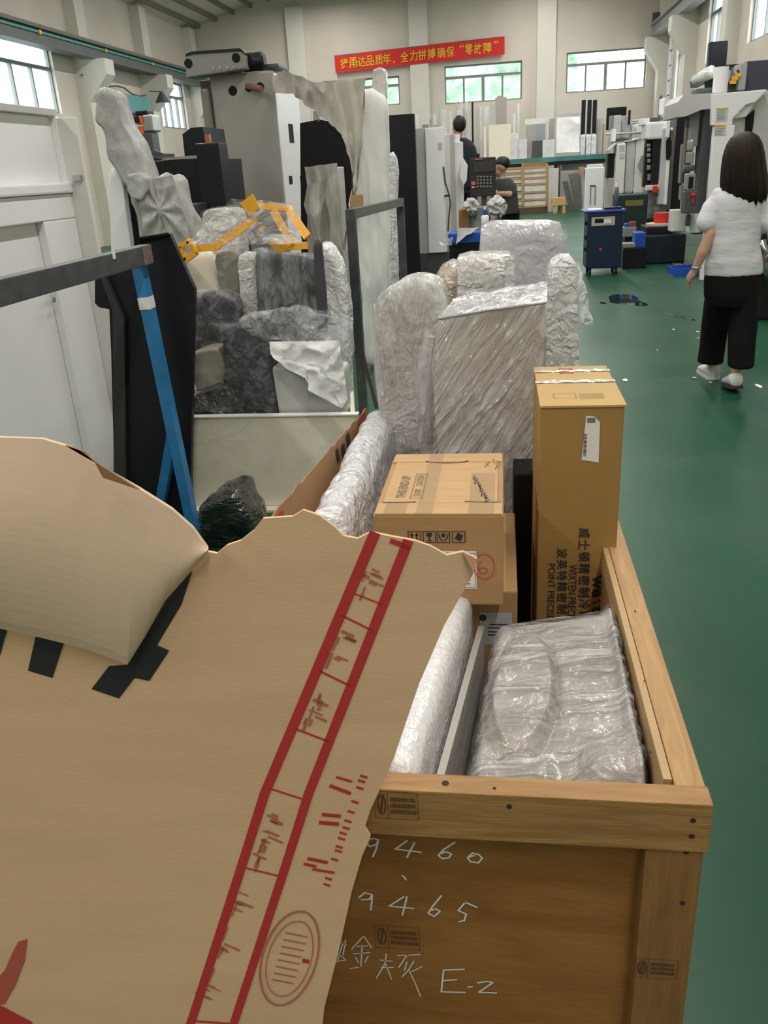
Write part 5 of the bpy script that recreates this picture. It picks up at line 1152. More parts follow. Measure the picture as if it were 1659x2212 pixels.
onshelf(c3(1095), c3(1135), d3(280), YR+.6, .3, 'olive_side_sheet', mat('olive_sheet', (.40, .40, .33), .5), 'olive grey side sheet at the end of the sheet metal boxes', 'sheet')
solo(c3(868), c3(1130), d3(278), d3(330), YR+.9, .3, 'white_canopy_sheet', WHITE_W, 'wide white canopy sheet lying on top of the sheet metal boxes', 'sheet')
onshelf(c3(932), c3(1026), d3(485), YR+.1, .06, 'dark_blue_sheet', DGREY, 'small dark blue sheet leaning before the grey boxes on the rack', 'sheet')
onshelf(c3(1030), c3(1138), d3(475), YR+.05, .2, 'crumpled_film_bag', WRAPW, 'crumpled clear film bag hanging over the rack edge', 'bag')
dr = thing('draped_white_panel', V(xr(1228, 330, YR+.4), YR+.4, sz), 'white fabric draped panel with diagonal folds on the rear rack', 'panel')
f_ = bil(P(c3(1152), d3(600), YR+.3), P(c3(1370), d3(590), YR+.3), P(c3(1372), d3(262), YR+.5), P(c3(1160), d3(275), YR+.5)); cloth_grid(f_, 30, 40, .08, 1.2, 3.0, (1, 1, 1)).build('fabric', CLOTHW, dr, smooth=True)
MB().prism([P(c3(x), d3(y), YR+.6) for x, y in ((1160, 255), (1205, 235), (1370, 228), (1370, 590), (1160, 600))], (0, .06, 0)).build('board', LGREY, dr)
for k, x in enumerate((1398, 1452, 1500)):
    bp_ = thing('black_post', V(xr(c3(x), 310, YR+.5), YR+.5, sz), ['slim black post with white foam foot next to the draped white panel', 'slim black post with white foam foot between two like it on the rack', 'slim black post with white foam foot beside the grey end sheet'][k], 'post', 'black posts on the rear rack')
    X = xr(c3(x), 300, YR+.5); MB().box(X-.06, X+.06, YR+.5, YR+.62, sz+.5, zr(c3(x), d3(110), YR+.5)).build('post', BLACK, bp_)
    soft_prism(MB(), [(X-.075, YR+.42, sz+.02), (X+.075, YR+.42, sz+.02), (X+.075, YR+.42, sz+.4), (X+.07, YR+.42, sz+.62), (X-.07, YR+.42, sz+.62), (X-.075, YR+.42, sz+.4)], (0, .3, 0), 40, 5, 6, .1, .02, 5).build('foam_foot', WRAPW, bp_, smooth=True)
onshelf(c3(1512), c3(1575), d3(285), YR+.7, .06, 'grey_end_sheet', LGREY, 'light grey sheet standing beside the black posts', 'sheet')
onshelf(c3(1580), c3(1592), d3(330), YR+.6, .06, 'rusty_post', mat('rust_brown', (.35, .2, .08), .6), 'thin rusty post at the right end of the rear rack', 'post')
# pallet stack below
ps = thing('slatted_pallet_stack', at_floor(1145, 450, 27.2), 'tall stack of white wrapped slabs between wooden slats below the rack', 'pallet stack')
yts = [d3(y) for y in (690, 740, 800, 850, 900, 960, 1010, 1075)]
WOODF = mat('orange_wood', (.50, .32, .13), .7)
for k, y in enumerate((735, 782, 830, 886, 962, 1030, 1092)):
    fbox(c3(665), c3(1072), d3(y-9), d3(y+9), 27.2, .7, 'slat', WOODF, ps)
for x in (845, 1068): fbox(c3(x-9), c3(x+9), d3(690), d3(1085), 27.15, .045, 'upright_slat', WOODF, ps)
for (y0, y1) in ((746, 772), (793, 820), (840, 876), (898, 950), (974, 1018), (1041, 1082)):
    for xa, xb in ((668, 834), (860, 1058)): fbox(c3(xa), c3(xb), d3(y0), d3(y1), 27.22, .65, 'wrapped_slab', WRAPW, ps)
fbox(c3(840), c3(1062), d3(683), d3(722), 27.3, .6, 'top_board', mat('dark_wood', (.30, .19, .09), .7), ps)
MB().box(xr(c3(670), 440, 27.2), xr(c3(1072), 440, 27.2), 27.21, 27.9, 0, zr(1140, d3(1100), 27.2)).build('pallet_base', mat('dark_pallet', (.12, .08, .05), .8), ps)
solo(c3(1080), c3(1172), d3(738), None, 27.6, .35, 'white_tall_carton', WHITE_W, 'tall white carton beside the slatted pallet stack', 'carton', to_floor=True)
wp = thing('small_wooden_pallet', at_floor(1207, 445, 26.6), 'small yellow wooden pallet block before the white tall carton', 'pallet'); fbox(c3(1115), c3(1240), d3(1008), d3(1080), 26.6, .4, 'block', mat('yellow_wood', (.62, .42, .18), .7), wp, .01); 
for x in (1125, 1205): fbox(c3(x), c3(x+28), d3(1080), None, 26.62, .3, 'foot', MATS['yellow_wood'], wp, .0, True)
lpn = [((1212, 860), (1262, 855), (1330, 1065), (1275, 1075)), ((1265, 790), (1380, 775), (1395, 1060), (1330, 1070))]
for k, pp_ in enumerate(lpn):
    mb = MB(); pts = [P(c3(x), d3(y), 27.6+.25*k) for x, y in pp_]; 
    for p in pts[2:]: p.z = .0
    mb.prism(pts, (0, .06, 0)); tag(mb.build('leaning_grille', mat('grey_mesh_%d' % k, (.16+.05*k, .16+.05*k, .15+.05*k), .5, metal=.4, var=.2, vscale=20)), ['narrow dark grille panel leaning under the rack', 'wide grey grille panel leaning under the rack'][k], 'grille')
solo(c3(1205), c3(1600), d3(640), d3(750), 28.6, .5, 'film_stacked_cartons', WRAPW, 'row of film wrapped cartons right under the shelf of the rack', 'cartons')
wfm = thing('white_foam_machine', at_floor(1290, 445, 26.8), 'white foam padded machine body with two grey straps at the end of the rack', 'machine')
fbox(c3(1415), c3(1590), d3(730), None, 26.8, .7, 'body', WHITE, wfm, .03, True); fbox(c3(1450), c3(1590), d3(700), d3(735), 26.85, .6, 'upper_body', WHITE_W, wfm, .03)
for x in (1470, 1512): fbox(c3(x-5), c3(x+5), d3(900), d3(1075), 26.77, .02, 'strap', MGREY, wfm)
fbox(c3(1465), c3(1518), d3(893), d3(905), 26.77, .02, 'strap_handle', DGREY, wfm); fbox(c3(1370), c3(1412), d3(725), d3(800), 26.9, .4, 'red_brown_block', mat('pale_red_card', (.48, .28, .2), .7), wfm, .01)
# ================================================================== machines along the right side
def c1(x): return 1290 + x/5.82
def d1(y): return 180 + y/5.82
def rbox(x0, x1, y0, y1, Y, d, n, m, par, bevel=.01, fl_=False): return fbox(c1(x0), c1(x1), d1(y0), d1(y1) if y1 else None, Y, d, n, m, par, bevel, fl_)
# machine next to the rack
Y4 = 19.0
m4 = thing('light_grey_machine', at_floor(1360, 470, Y4), 'light grey machine with vertical covers standing before the foam machine', 'machine')
rbox(235, 350, 755, 1390, Y4, .8, 'tall_cover', WHITE_W, m4, .03); rbox(355, 470, 715, 1385, Y4+.1, .7, 'curved_cover', LGREY, m4, .05); rbox(470, 590, 685, 1385, Y4+.12, .7, 'tall_cover', WHITE_W, m4, .03)
rbox(130, 240, 880, 1190, Y4+.3, .4, 'dark_window', BLACK, m4); rbox(130, 240, 1190, None, Y4+.2, .5, 'lower_case', mat('beige_case', (.42, .38, .33), .6), m4, .01, True); rbox(190, 235, 575, 730, Y4+.4, .3, 'white_cap', WHITE, m4, .01)
rbox(240, 460, 1385, None, Y4+.15, .6, 'black_base', BLACK, m4, .01, True); rbox(460, 620, 1385, None, Y4+.2, .6, 'black_base', BLACK, m4, .01, True)
MB().prism([P(c1(x), d1(y), Y4-.05) for x, y in ((510, 1040), (560, 905), (585, 920), (575, 1120), (545, 1130))], (0, .04, 0)).build('grey_handle', MGREY, m4)
MB().prism([P(c1(x), d1(y), Y4+.05) for x, y in ((145, 840), (240, 745), (440, 715), (560, 680), (560, 690), (440, 725), (245, 760), (150, 870))], (0, .5, 0)).build('sloped_top', LGREY, m4)
for y0, y1 in ((775, 800), (805, 850), (885, 945)): rbox(282, 345, y0, y1, Y4-.01, .009, 'label_plate', LGREY, m4, 0)
# upper grey sheets and pipes behind it
sb = thing('hooded_duct_unit', at_floor(1335, 470, 21.5), 'grey sheet hoods with dark back and thin pipes above the light grey machine', 'duct')
rbox(125, 365, 300, 580, 22.2, .2, 'dark_back', BLACKM, sb); rbox(210, 300, 400, 700, 21.6, .4, 'hood', LGREY, sb, .02); rbox(300, 405, 405, 690, 21.8, .4, 'hood', LGREY, sb, .02); rbox(165, 210, 405, 590, 21.7, .3, 'hood_side', MGREY, sb); rbox(395, 420, 335, 520, 21.7, .1, 'black_hose', BLACK, sb, .01)
rbox(120, 420, 660, None, 22.0, .3, 'stand', LGREY, sb, .01, True)
for y in (465, 492, 630): mb = MB(); mb.tube([P(c1(110 if y > 600 else 440), d1(y+10), 21.5), P(c1(600), d1(y-15), 21.5)], .025, 8); mb.build('pipe', LGREY, sb, smooth=True)
rbox(430, 470, 490, 650, 21.9, .25, 'white_bottle', WHITE, sb, .04); rbox(490, 580, 505, 635, 21.9, .3, 'white_tank', WHITE, sb, .04)
# middle machine
Y3 = 16.0
m3 = thing('white_grey_machine', at_floor(1430, 500, Y3), 'white and grey machining centre with red switch, between the light grey and the labelled machines', 'machine')
rbox(640, 915, 480, 700, Y3+.3, .8, 'hood', WHITE, m3, .04); rbox(690, 800, 695, 1275, Y3+.35, .4, 'dark_door', BLACK, m3); rbox(800, 870, 560, 1525, Y3+.2, .5, 'grey_cover', LGREY, m3, .02); rbox(868, 915, 470, 680, Y3+.18, .3, 'white_cap', WHITE, m3, .01); rbox(862, 895, 965, 1525, Y3+.1, .3, 'white_edge', WHITE, m3, .01)
rbox(900, 985, 430, 1585, Y3+.5, .5, 'grey_side', mat('warm_grey_sheet', (.22, .22, .22), .5), m3, .01); rbox(985, 1105, 415, None, Y3+.45, .5, 'dark_side', BLACK, m3, .01, True); rbox(920, 960, 555, 595, Y3+.4, .1, 'white_knob', WHITE, m3, .03)
MB().prism([P(c1(x), d1(y), Y3+.08) for x, y in ((870, 720), (910, 675), (940, 730), (935, 900), (900, 965), (870, 960))], (0, .05, 0)).build('black_window', BLACKM, m3)
rbox(600, 690, 560, 1300, Y3+.5, .2, 'dark_column', BLACK, m3)
for k, (y0, y1) in enumerate(((760, 800), (810, 860), (880, 930), (950, 1000), (1030, 1090), (1140, 1220))): rbox(628+6*(k % 2), 675, y0, y1, Y3+.42, .07, 'chrome_fitting', STEEL, m3, .01)
rbox(625, 780, 1280, 1340, Y3+.25, .2, 'white_tray', WHITE_W, m3, .01); rbox(705, 765, 1285, 1380, Y3+.15, .1, 'red_switch', RED, m3, .02); rbox(620, 860, 1345, 1700, Y3+.4, .4, 'coolant_unit', mat('mottled_grey', (.25, .25, .26), .3, metal=.6, var=.5, vscale=9), m3, .01)
rbox(600, 1000, 1700, None, Y3+.35, .5, 'black_base', BLACK, m3, .01, True); rbox(570, 660, 440, 520, Y3+.6, .5, 'white_hood_corner', WHITE, m3, .01); rbox(640, 790, 430, 570, Y3+.9, .4, 'dark_hood_side', DGREY, m3, .01)
rbox(808, 868, 180, 400, Y3+.7, .3, 'white_stack', WHITE, m3, .05); rbox(790, 815, 150, 420, Y3+1.0, .2, 'dark_pipe', DGREY, m3, .02); rbox(830, 975, 405, 460, Y3+.6, .3, 'steel_fitting', STEEL, m3, .02)
# front white machine with warning labels
Y2 = 11.0
m2 = thing('labelled_white_machine', at_floor(1560, 600, Y2), 'big white machining centre with yellow edged warning labels behind the woman', 'machine')
def c2(x): return 1470 + x/8.778
def d2(y): return 100 + y/8.778
def qbox(x0, x1, y0, y1, Y, d, n, m, bevel=.01, fl_=False): return fbox(c2(x0), c2(x1), d2(y0), d2(y1) if y1 else None, Y, d, n, m, m2, bevel, fl_)
qbox(590, 985, 1502, None, Y2, .1, 'label_panel', WHITE, .015, True)
MB().prism([P(c2(x), d2(y), Y2) for x, y in ((605, 905), (1640, 815), (1415, 1060), (1240, 1110), (985, 1370), (985, 1500), (590, 1500))], (0, .1, 0)).build('upper_panel', WHITE, m2, bevel=.01)
MB().prism([P(c2(x), d2(y), Y2+.12) for x, y in ((1000, 1370), (1240, 1110), (1415, 1060), (1640, 830), (1900, 820), (1900, 2600), (1000, 2600))], (0, .5, 0)).build('grey_front', LGREY, m2)
MB().prism([P(c2(x), d2(y), Y2+.10) for x, y in ((1240, 1350), (1410, 1190), (1385, 1440), (1340, 1760), (1220, 1700))], (0, .02, 0)).build('black_window', BLACKM, m2)
MB().prism([P(c2(x), d2(y), Y2+.05) for x, y in ((1000, 1375), (1250, 1105), (1420, 1060), (1300, 1250), (1240, 1330))], (0, .06, 0)).build('bevel_panel', WHITE_W, m2)
MB().prism([P(c2(x), d2(y), Y2+.4) for x, y in ((-50, 1060), (60, 920), (600, 880), (640, 880), (640, 1180), (400, 1200), (100, 1330), (-60, 1340))], (0, .9, 0)).build('hood', mat('grey_white_sheet', (.52, .52, .51), .45), m2)
qbox(350, 575, 1170, 3560, Y2+.55, .3, 'dark_door', DGREY, .01); qbox(205, 350, 1230, 1900, Y2+.6, .3, 'grey_door', MGREY, .01); qbox(120, 210, 1300, 2600, Y2+.9, .3, 'dark_gap', BLACKM, 0)
qbox(80, 130, 1350, 2400, Y2+.8, .1, 'brass_pipe', mat('dull_brass', (.25, .21, .15), .5), .02)
for k, (x0, y0, x1, y1) in enumerate(((675, 1165, 895, 1430), (640, 1505, 860, 1690))):
    qbox(x0, x1, y0, y1, Y2-.004, .003, 'warning_label', mat('label_paper_%d' % k, (.60, .60, .60), .6), 0); qbox(x0, x1, y0, y0+22, Y2-.007, .002, 'label_stripe', YELLOW, 0)
    for j in range(7 if k == 0 else 5): o = qbox(x0+15, x1-25-(j*37) % 60, y0+48+j*29, y0+58+j*29, Y2-.006, .001, 'label_line', MGREY, 0)
# operator side with pendant: stacked fittings
rbox(1055, 1110, 765, 1260, Y2+1.0, .15, 'grey_bar', MGREY, m2, .02); rbox(1050, 1110, 1280, 1470, Y2+.95, .15, 'grey_bar', MGREY, m2, .02)
rbox(1165, 1225, 700, 860, Y2+.3, .2, 'silver_motor', STEEL, m2, .03); rbox(1150, 1225, 860, 1010, Y2+.3, .2, 'grey_box', MGREY, m2, .02); rbox(1110, 1230, 1020, 1110, Y2+.25, .2, 'dark_joint', DGREY, m2, .03)
rbox(1125, 1235, 1130, 1350, Y2+.1, .2, 'pendant_screen_case', MGREY, m2, .02); rbox(1150, 1208, 1175, 1320, Y2+.09, .012, 'pendant_screen', BLACKM, m2, 0); rbox(1105, 1265, 1345, 1640, Y2+.1, .25, 'pendant_box', DGREY, m2, .02); rbox(1185, 1240, 1375, 1430, Y2+.05, .05, 'red_button', RED, m2, .02); rbox(1195, 1218, 1430, 1510, Y2+.07, .03, 'red_tag', RED, m2, 0)
rbox(930, 1140, 1590, 1860, Y2+.9, .2, 'white_skirt', WHITE_W, m2, .01); rbox(1160, 1300, 1640, 1880, Y2+.5, .2, 'white_skirt', WHITE_W, m2, .01); rbox(1120, 1180, 1640, 1800, Y2+.4, .1, 'hose_coil', DGREY, m2, .03)
# roof equipment on this machine
re_ = [(1240, 1900, 260, 830, .9, .8, 'navy_cabinet', mat('navy_grey', (.055, .06, .085), .5)), (1110, 1250, 320, 830, .7, .3, 'grey_cover', mat('pale_blue_grey', (.36, .37, .40), .5)), (800, 1120, 720, 870, .8, .3, 'dark_rail', DGREY), (300, 670, 790, 880, .8, .3, 'teal_rail', mat('dark_teal_grey', (.09, .12, .12), .5))]
for x0, x1, y0, y1, dy, d, n, m in re_: qbox(x0, x1, y0, y1, Y2+dy, d, n, m, .01)
X0 = P(c2(760), d2(650), Y2+.5); MB().lathe(V(X0.x, Y2+.5, zr(c2(740), d2(890), Y2+.5)), [(.085, 0), (.085, zr(c2(760), d2(395), Y2+.5)-zr(c2(740), d2(890), Y2+.5)), (.05, zr(c2(760), d2(390), Y2+.5)-zr(c2(740), d2(890), Y2+.5))], 20).build('white_stack', WHITE, m2, smooth=False)
mb = MB(); mb.tube([P(c2(x), d2(y), Y2+.75) for x, y in ((1130, 500), (1060, 560), (1000, 640), (970, 740))], .05, 10).build('cable_chain', BLACK, m2, smooth=True)
for x, y in ((1095, 545), (1032, 603), (995, 682)): q = P(c2(x), d2(y), Y2+.69); MB().box(q.x-.035, q.x+.035, q.y-.01, q.y+.01, q.z-.02, q.z+.02).build('yellow_clip', YELLOW, m2)
lampu = thing('tube_work_lamp', P(1520, 175, 15.5), 'glass tube work lamp on a black wall bracket beside the ladder', 'lamp')
mb = MB(); mb.tube([P(c2(290), d2(640), 20.8), P(c2(600), d2(480), 20.4)], .13, 12).build('glass_tube', mat('lamp_glass', (.75, .78, .74), .15, coat=.8), lampu, smooth=True)
mb = MB(); mb.bar(P(c2(240), d2(735), 20.9), P(c2(640), d2(545), 20.5), .2, .12).build('lamp_tray', DGREY, lampu); 
q = P(c2(660), d2(420), 20.6); MB().box(q.x-.18, q.x+.2, q.y-.1, q.y+.1, q.z-.5, q.z+.5).build('bracket', BLACK, lampu, bevel=.03); MB().box(q.x+.2, XR-.004, q.y-.05, q.y+.05, q.z-.05, q.z+.05).build('wall_arm', BLACK, lampu)
lampu.location = lampu.location
# ladder on the right wall
ld = thing('wall_ladder', V(XR-.5, 27.6, 0), 'steel ladder with thin dark rungs before the tall right window', 'ladder')
lx = XR-.45; 
for yy in (26.95, 27.55): MB().box(lx-.03, lx+.03, yy-.03, yy+.03, 0, 4.7).build('rail', LGREY, ld)
for k in range(12): MB().bar(V(lx, 26.98, .35+.38*k), V(lx, 27.52, .35+.38*k), .03, .03).build('rung', BLACK, ld)
# ================================================================== trolleys and bins on the aisle
yc_ = 11.9
tc_ = thing('navy_tool_trolley', at_floor(1305, 598, yc_), 'navy blue tool trolley with open slot and papers on top in the green aisle', 'trolley')
def cz(x): return 1220 + x/3.456
def dz(y): return 260 + y/3.456
x0, x1 = xr(cz(165), 520, yc_), xr(cz(430), 520, yc_); zt = zr(cz(300), dz(690), yc_)
MB().box(x0, x1, yc_, yc_+.5, .09, zt).build('body', NAVY, tc_, bevel=.02)
MB().box(x0-.05, x1+.03, yc_-.03, yc_+.53, zt+.001, zt+.035).build('top_tray', mat('blue_top', (.02, .05, .3), .4), tc_, bevel=.01)
for xx in (x0+.06, x1-.06):
    for yy in (yc_+.06, yc_+.44): MB().lathe(V(xx-.015, yy, .045), [(.045, 0), (.045, .03)], 14, 'x').build('caster', BLACK, tc_)
for z in (zt-.12, .5, .35): MB().box(x0-.03, x0-.001, yc_+.05, yc_+.12, z-.03, z+.02).build('latch', BLACK, tc_, bevel=.006)
fbox(cz(200), cz(375), dz(720), dz(785), yc_-.005, .0045, 'slot_plate', mat('slot_beige', (.50, .45, .38), .6), tc_); fbox(cz(225), cz(290), dz(735), dz(765), yc_-.008, .0028, 'slot_opening', BLACKM, tc_); fbox(cz(292), cz(345), dz(738), dz(770), yc_-.012, .004, 'paper_slip', PAPER, tc_); fbox(cz(258), cz(278), dz(955), dz(972), yc_-.006, .005, 'red_sticker', RED, tc_)
pb = thing('top_papers', V((x0+x1)/2, yc_+.2, zt+.036), 'papers and dark tools lying on the navy tool trolley', 'papers'); 
MB().box(x0+.02, x0+.2, yc_+.1, yc_+.4, zt+.0365, zt+.042).build('sheet', PAPER, pb); MB().box(x0+.22, x1-.02, yc_+.05, yc_+.3, zt+.0365, zt+.06).build('tool_case', BLACK, pb)
bt = thing('dark_glass_bottle', V(x1-.05, yc_+.42, zt+.036), 'slim grey bottle with white cap on the back of the navy trolley', 'bottle'); MB().lathe(V(x1-.05, yc_+.45, zt+.0365), [(.03, 0), (.03, .22), (.02, .26)], 14).build('body', mat('grey_bottle', (.12, .16, .18), .25), bt, smooth=True); MB().lathe(V(x1-.05, yc_+.45, zt+.298), [(.028, 0), (.026, .05)], 14).build('cap', PAPER, bt)
gt = thing('green_cabinet', at_floor(1360, 520, 15.0), 'dark green cabinet with yellow green plate behind the navy trolley', 'cabinet'); fbox(1330, 1397, 421, None, 15.0, .6, 'body', mat('dark_green_paint', (.008, .028, .028), .4), gt, .01, True); fbox(c1(355), c1(580), d1(1468), d1(1540), 14.985, .014, 'plate', mat('yellow_green_plate', (.16, .17, .03), .6), gt)
# low bins
pb1 = thing('grey_parts_box', at_floor(1360, 560, 13.4), 'grey plastic box with red and blue parts between trolley and conveyor', 'box'); rbox(325, 495, 1810, 1930, 13.4, .3, 'box', MGREY, pb1, .01); rbox(345, 410, 1760, 1808, 13.45, .1, 'blue_part', BLUEBIN, pb1, .01); rbox(410, 490, 1740, 1808, 13.45, .1, 'red_part', mat('dull_red', (.25, .05, .04), .5), pb1, .01); rbox(330, 500, 1930, None, 13.42, .28, 'stand', BLACK, pb1, .01, True)
pb2 = solo(c1(478), c1(610), d1(1880), d1(2060), 12.6, .3, 'blue_crate', BLUEBIN, 'bright blue plastic crate on the black chip conveyor', 'crate', bevel=.01)
cv = thing('chip_conveyor', at_floor(1420, 580, 12.9), 'low dark chip conveyor with black drum on the floor beside the machines', 'conveyor'); rbox(510, 1100, 1900, None, 12.92, .9, 'trough', mat('dark_navy_metal', (.008, .014, .025), .35), cv, .03, True); rbox(620, 950, 1800, 1900, 13.0, .6, 'drum_top', BLACK, cv, .02); rbox(310, 600, 2070, None, 12.5, .35, 'lower_tray', BLACK, cv, .01, True); rbox(335, 480, 2020, 2065, 12.5, .3, 'grey_lid', MGREY, cv, .0)
rl = thing('cable_reel', P(c1(845), d1(1790), 13.0), 'red cable reel with pale disc on the chip conveyor', 'reel'); q = P(c1(845), d1(1800), 13.25); MB().lathe(V(q.x, 13.3, zr(1430, d1(1800), 13.0)), [(.26, .002), (.26, .03), (.2, .031)], 24).build('disc', mat('pale_disc', (.6, .5, .4), .6), rl); MB().lathe(V(q.x, 13.3, zr(1430, d1(1800), 13.0)+.032), [(.15, 0), (.15, .14)], 20).build('core', RED, rl)
mb = MB(); q = F(1478, 592, .0); mb.box(q.x-.18, q.x+.42, q.y-.2, q.y+.25, .0, .02); bt2 = thing('blue_drip_tray', q, 'shallow blue plastic tray on the floor by the hand of the woman', 'tray'); mb.build('tray_base', BLUEBIN, bt2)
for a in ((-.18, -.165, -.2, .25), (.405, .42, -.2, .25), (-.165, .405, -.2, -.185), (-.165, .405, .235, .25)): MB().box(q.x+a[0], q.x+a[1], q.y+a[2], q.y+a[3], .02, .09).build('rim', BLUEBIN, bt2)
dm = thing('dark_floor_machine', at_floor(1655, 620, 8.2), 'dark machine base with chrome hoses at the right edge beside the woman', 'machine base'); fbox(1640, 1800, 500, None, 8.2, .8, 'base', BLACK, dm, .02, True); 
mb = MB(); mb.tube([P(1648, 520, 8.1), P(1655, 545, 8.05), P(1650, 575, 8.1), P(1662, 600, 8.1)], .03, 8).build('hose', STEEL, dm, smooth=True)
# ================================================================== marks on the floor
WET = mat('wet_oil', (.008, .022, .014), .03, spec=.8)
fp0 = Plane2((0, 0, .0), (1, 0, 0), (0, 1, 0), .0012)
def puddle(pix, name, label):
    mb = MB(); pts = [F(x, y) for x, y in pix]; o2 = resample(pts, 40)
    for _ in range(2): o2 = [(o2[i-1]+o2[i]*2+o2[(i+1) % 40])/4 for i in range(40)]
    mb.add([V(p.x, p.y, .0015) for p in o2], [tuple(range(40))]); tag(mb.build(name, WET, recalc=False), label, 'puddle')
puddle([(1314, 640), (1330, 635), (1360, 635), (1378, 642), (1378, 648), (1395, 655), (1404, 660), (1385, 662), (1360, 660), (1335, 656), (1318, 655)], 'oil_puddle', 'dark oily puddle on the green floor before the navy trolley')
puddle([(1425, 671), (1440, 675), (1500, 690), (1512, 694), (1495, 692), (1440, 680)], 'oil_streak', 'thin dark oil streak on the floor between the puddle and the woman')
puddle([(1295, 652), (1308, 653), (1310, 657), (1297, 656)], 'oil_drip', 'small oil drip left of the puddle')
yl = MB(); a, b = F(1440, 556), F(1475, 578); yl.add([V(a.x-.06, a.y, .001), V(a.x+.06, a.y, .001), V(b.x+.06, b.y, .001), V(b.x-.06, b.y, .001)], [(0, 1, 2, 3)]); tag(yl.build('floor_marking_line', mat('worn_yellow_line', (.32, .24, .06), .7), recalc=False), 'worn yellow marking line on the floor beside the chip conveyor', 'floor marking')
rr = random.Random(5)
for x, y, s in ((1350, 822, .05), (1500, 816, .035), (1638, 834, .06), (1535, 827, .03), (1455, 712, .03), (1507, 717, .03), (1508, 731, .025), (1420, 757, .02)):
    q = F(x, y); mb = MB(); n = 7; mb.add([V(q.x+s*.5*math.cos(6.28*k/n)*rr.uniform(.5, 1), q.y+s*math.sin(6.28*k/n)*rr.uniform(.5, 1), .002+.004*rr.random()) for k in range(n)], [tuple(range(n))])
    tag(mb.build('paper_scrap', PAPER, recalc=False), 'small white scrap lying on the green aisle floor near the woman', 'scrap', 'white scraps on the aisle floor')
# ================================================================== people
SKIN = mat('skin', (.56, .33, .23), .5, var=.05, vscale=10)
HAIRM = mat('dark_brown_hair', (.010, .006, .005), .5, spec=.25, col2=(.028, .016, .010), vscale=30, stretch=(6, 6, .5), bump=.5, bscale=60, dist=.006)
TEE = mat('white_tee_fabric', (.66, .66, .70), .85, var=.03, vscale=8, bump=.5, bscale=5, stretch=(.6, .6, 2.2), dist=.03)
BLKCLOTH = mat('black_trouser_fabric', (.005, .005, .0055), .9, spec=.2, bump=.3, bscale=12, stretch=(1.5, 1.5, .5))
SHOEW = mat('white_shoe_leather', (.68, .68, .68), .5)
SOLE = mat('dark_sole', (.03, .03, .03), .7)
def ering(c, rx, ry, n=20, rz=0.0):
    c = Vector(c); out = []
    for k in range(n):
        t = 2*math.pi*k/n; x, y = rx*math.cos(t), ry*math.sin(t)
        out.append(c + V(x*math.cos(rz)-y*math.sin(rz), x*math.sin(rz)+y*math.cos(rz), 0))
    return out
def ball(mb, c, rx, ry, rz, n=14):
    rings = []
    for i in range(1, n): t = math.pi*i/n; rings.append(ering(Vector(c)+V(0, 0, -rz*math.cos(t)), rx*math.sin(t), ry*math.sin(t), 16))
    mb.loft(rings)
def limb(mb, pts, rs, seg=12):
    mb.tube(pts, rs, seg)
    for p, r in zip(pts, rs): ball(mb, p, r*.98, r*.98, r*.98, 8)
def fuse(ob, voxel, smooth_it=6):
    m = ob.modifiers.new('fuse', 'REMESH'); m.mode = 'VOXEL'; m.voxel_size = voxel; m.use_smooth_shade = True
    s = ob.modifiers.new('relax', 'SMOOTH'); s.factor = .5; s.iterations = smooth_it
    return ob
def hand(mb, wrist, tip, thumb_dir, curl, s=1.0):
    """palm with four fingers of different length and a thumb from the side of the palm"""
    w = Vector(wrist); d = (Vector(tip)-w).normalized(); t = Vector(thumb_dir); t = (t - d*t.dot(d)).normalized(); c = Vector(curl); c = (c - d*c.dot(d) - t*c.dot(t)).normalized()
    palm = w + d*.075*s
    limb(mb, [w, w+d*.035*s, palm], [.023*s, .028*s, .026*s]); limb(mb, [w+d*.03*s+t*.018*s, palm+t*.022*s], [.018*s, .017*s]); limb(mb, [w+d*.03*s-t*.016*s, palm-t*.022*s], [.018*s, .016*s])
    for k, L in enumerate((.070, .080, .074, .056)):
        o = palm + t*(.030-.02*k)*s; limb(mb, [o, o+d*L*.45*s+c*.012*s, o+d*L*.7*s+c*.035*s, o+d*L*.72*s+c*.055*s], [.0095*s, .009*s, .0085*s, .0075*s], 8)
    o = w + d*.03*s + t*.026*s; limb(mb, [o, o+d*.03*s+t*.022*s+c*.008*s, o+d*.058*s+t*.02*s+c*.022*s], [.012*s, .0105*s, .009*s], 8)
def head(mb, c, h, fwd, s=1.0):
    """skull, jaw, nose, ears; c is the centre of the head, h its height"""
    c = Vector(c); f = Vector(fwd).normalized(); r = f.cross(V(0, 0, 1)).normalized()
    ball(mb, c+V(0, 0, h*.1)-f*h*.05, h*.36, h*.42, h*.40); ball(mb, c+f*h*.12-V(0, 0, h*.2), h*.27, h*.27, h*.27)
    limb(mb, [c+f*h*.38+V(0, 0, h*.05), c+f*h*.47-V(0, 0, h*.06)], [h*.04, h*.06], 8)
    for sd in (-1, 1): ball(mb, c+r*sd*h*.36-V(0, 0, h*.02), h*.05, h*.08, h*.13, 8); ball(mb, c+f*h*.33+r*sd*h*.14+V(0, 0, h*.04), h*.06, h*.05, h*.05, 8)
    limb(mb, [c+f*h*.37-V(0, 0, h*.23)-r*h*.1, c+f*h*.39-V(0, 0, h*.23), c+f*h*.37-V(0, 0, h*.23)+r*h*.1], [h*.03, h*.04, h*.03], 8)
    limb(mb, [c-V(0, 0, h*.25)-f*h*.06, c-V(0, 0, h*.62)-f*h*.08], [h*.23, h*.25])
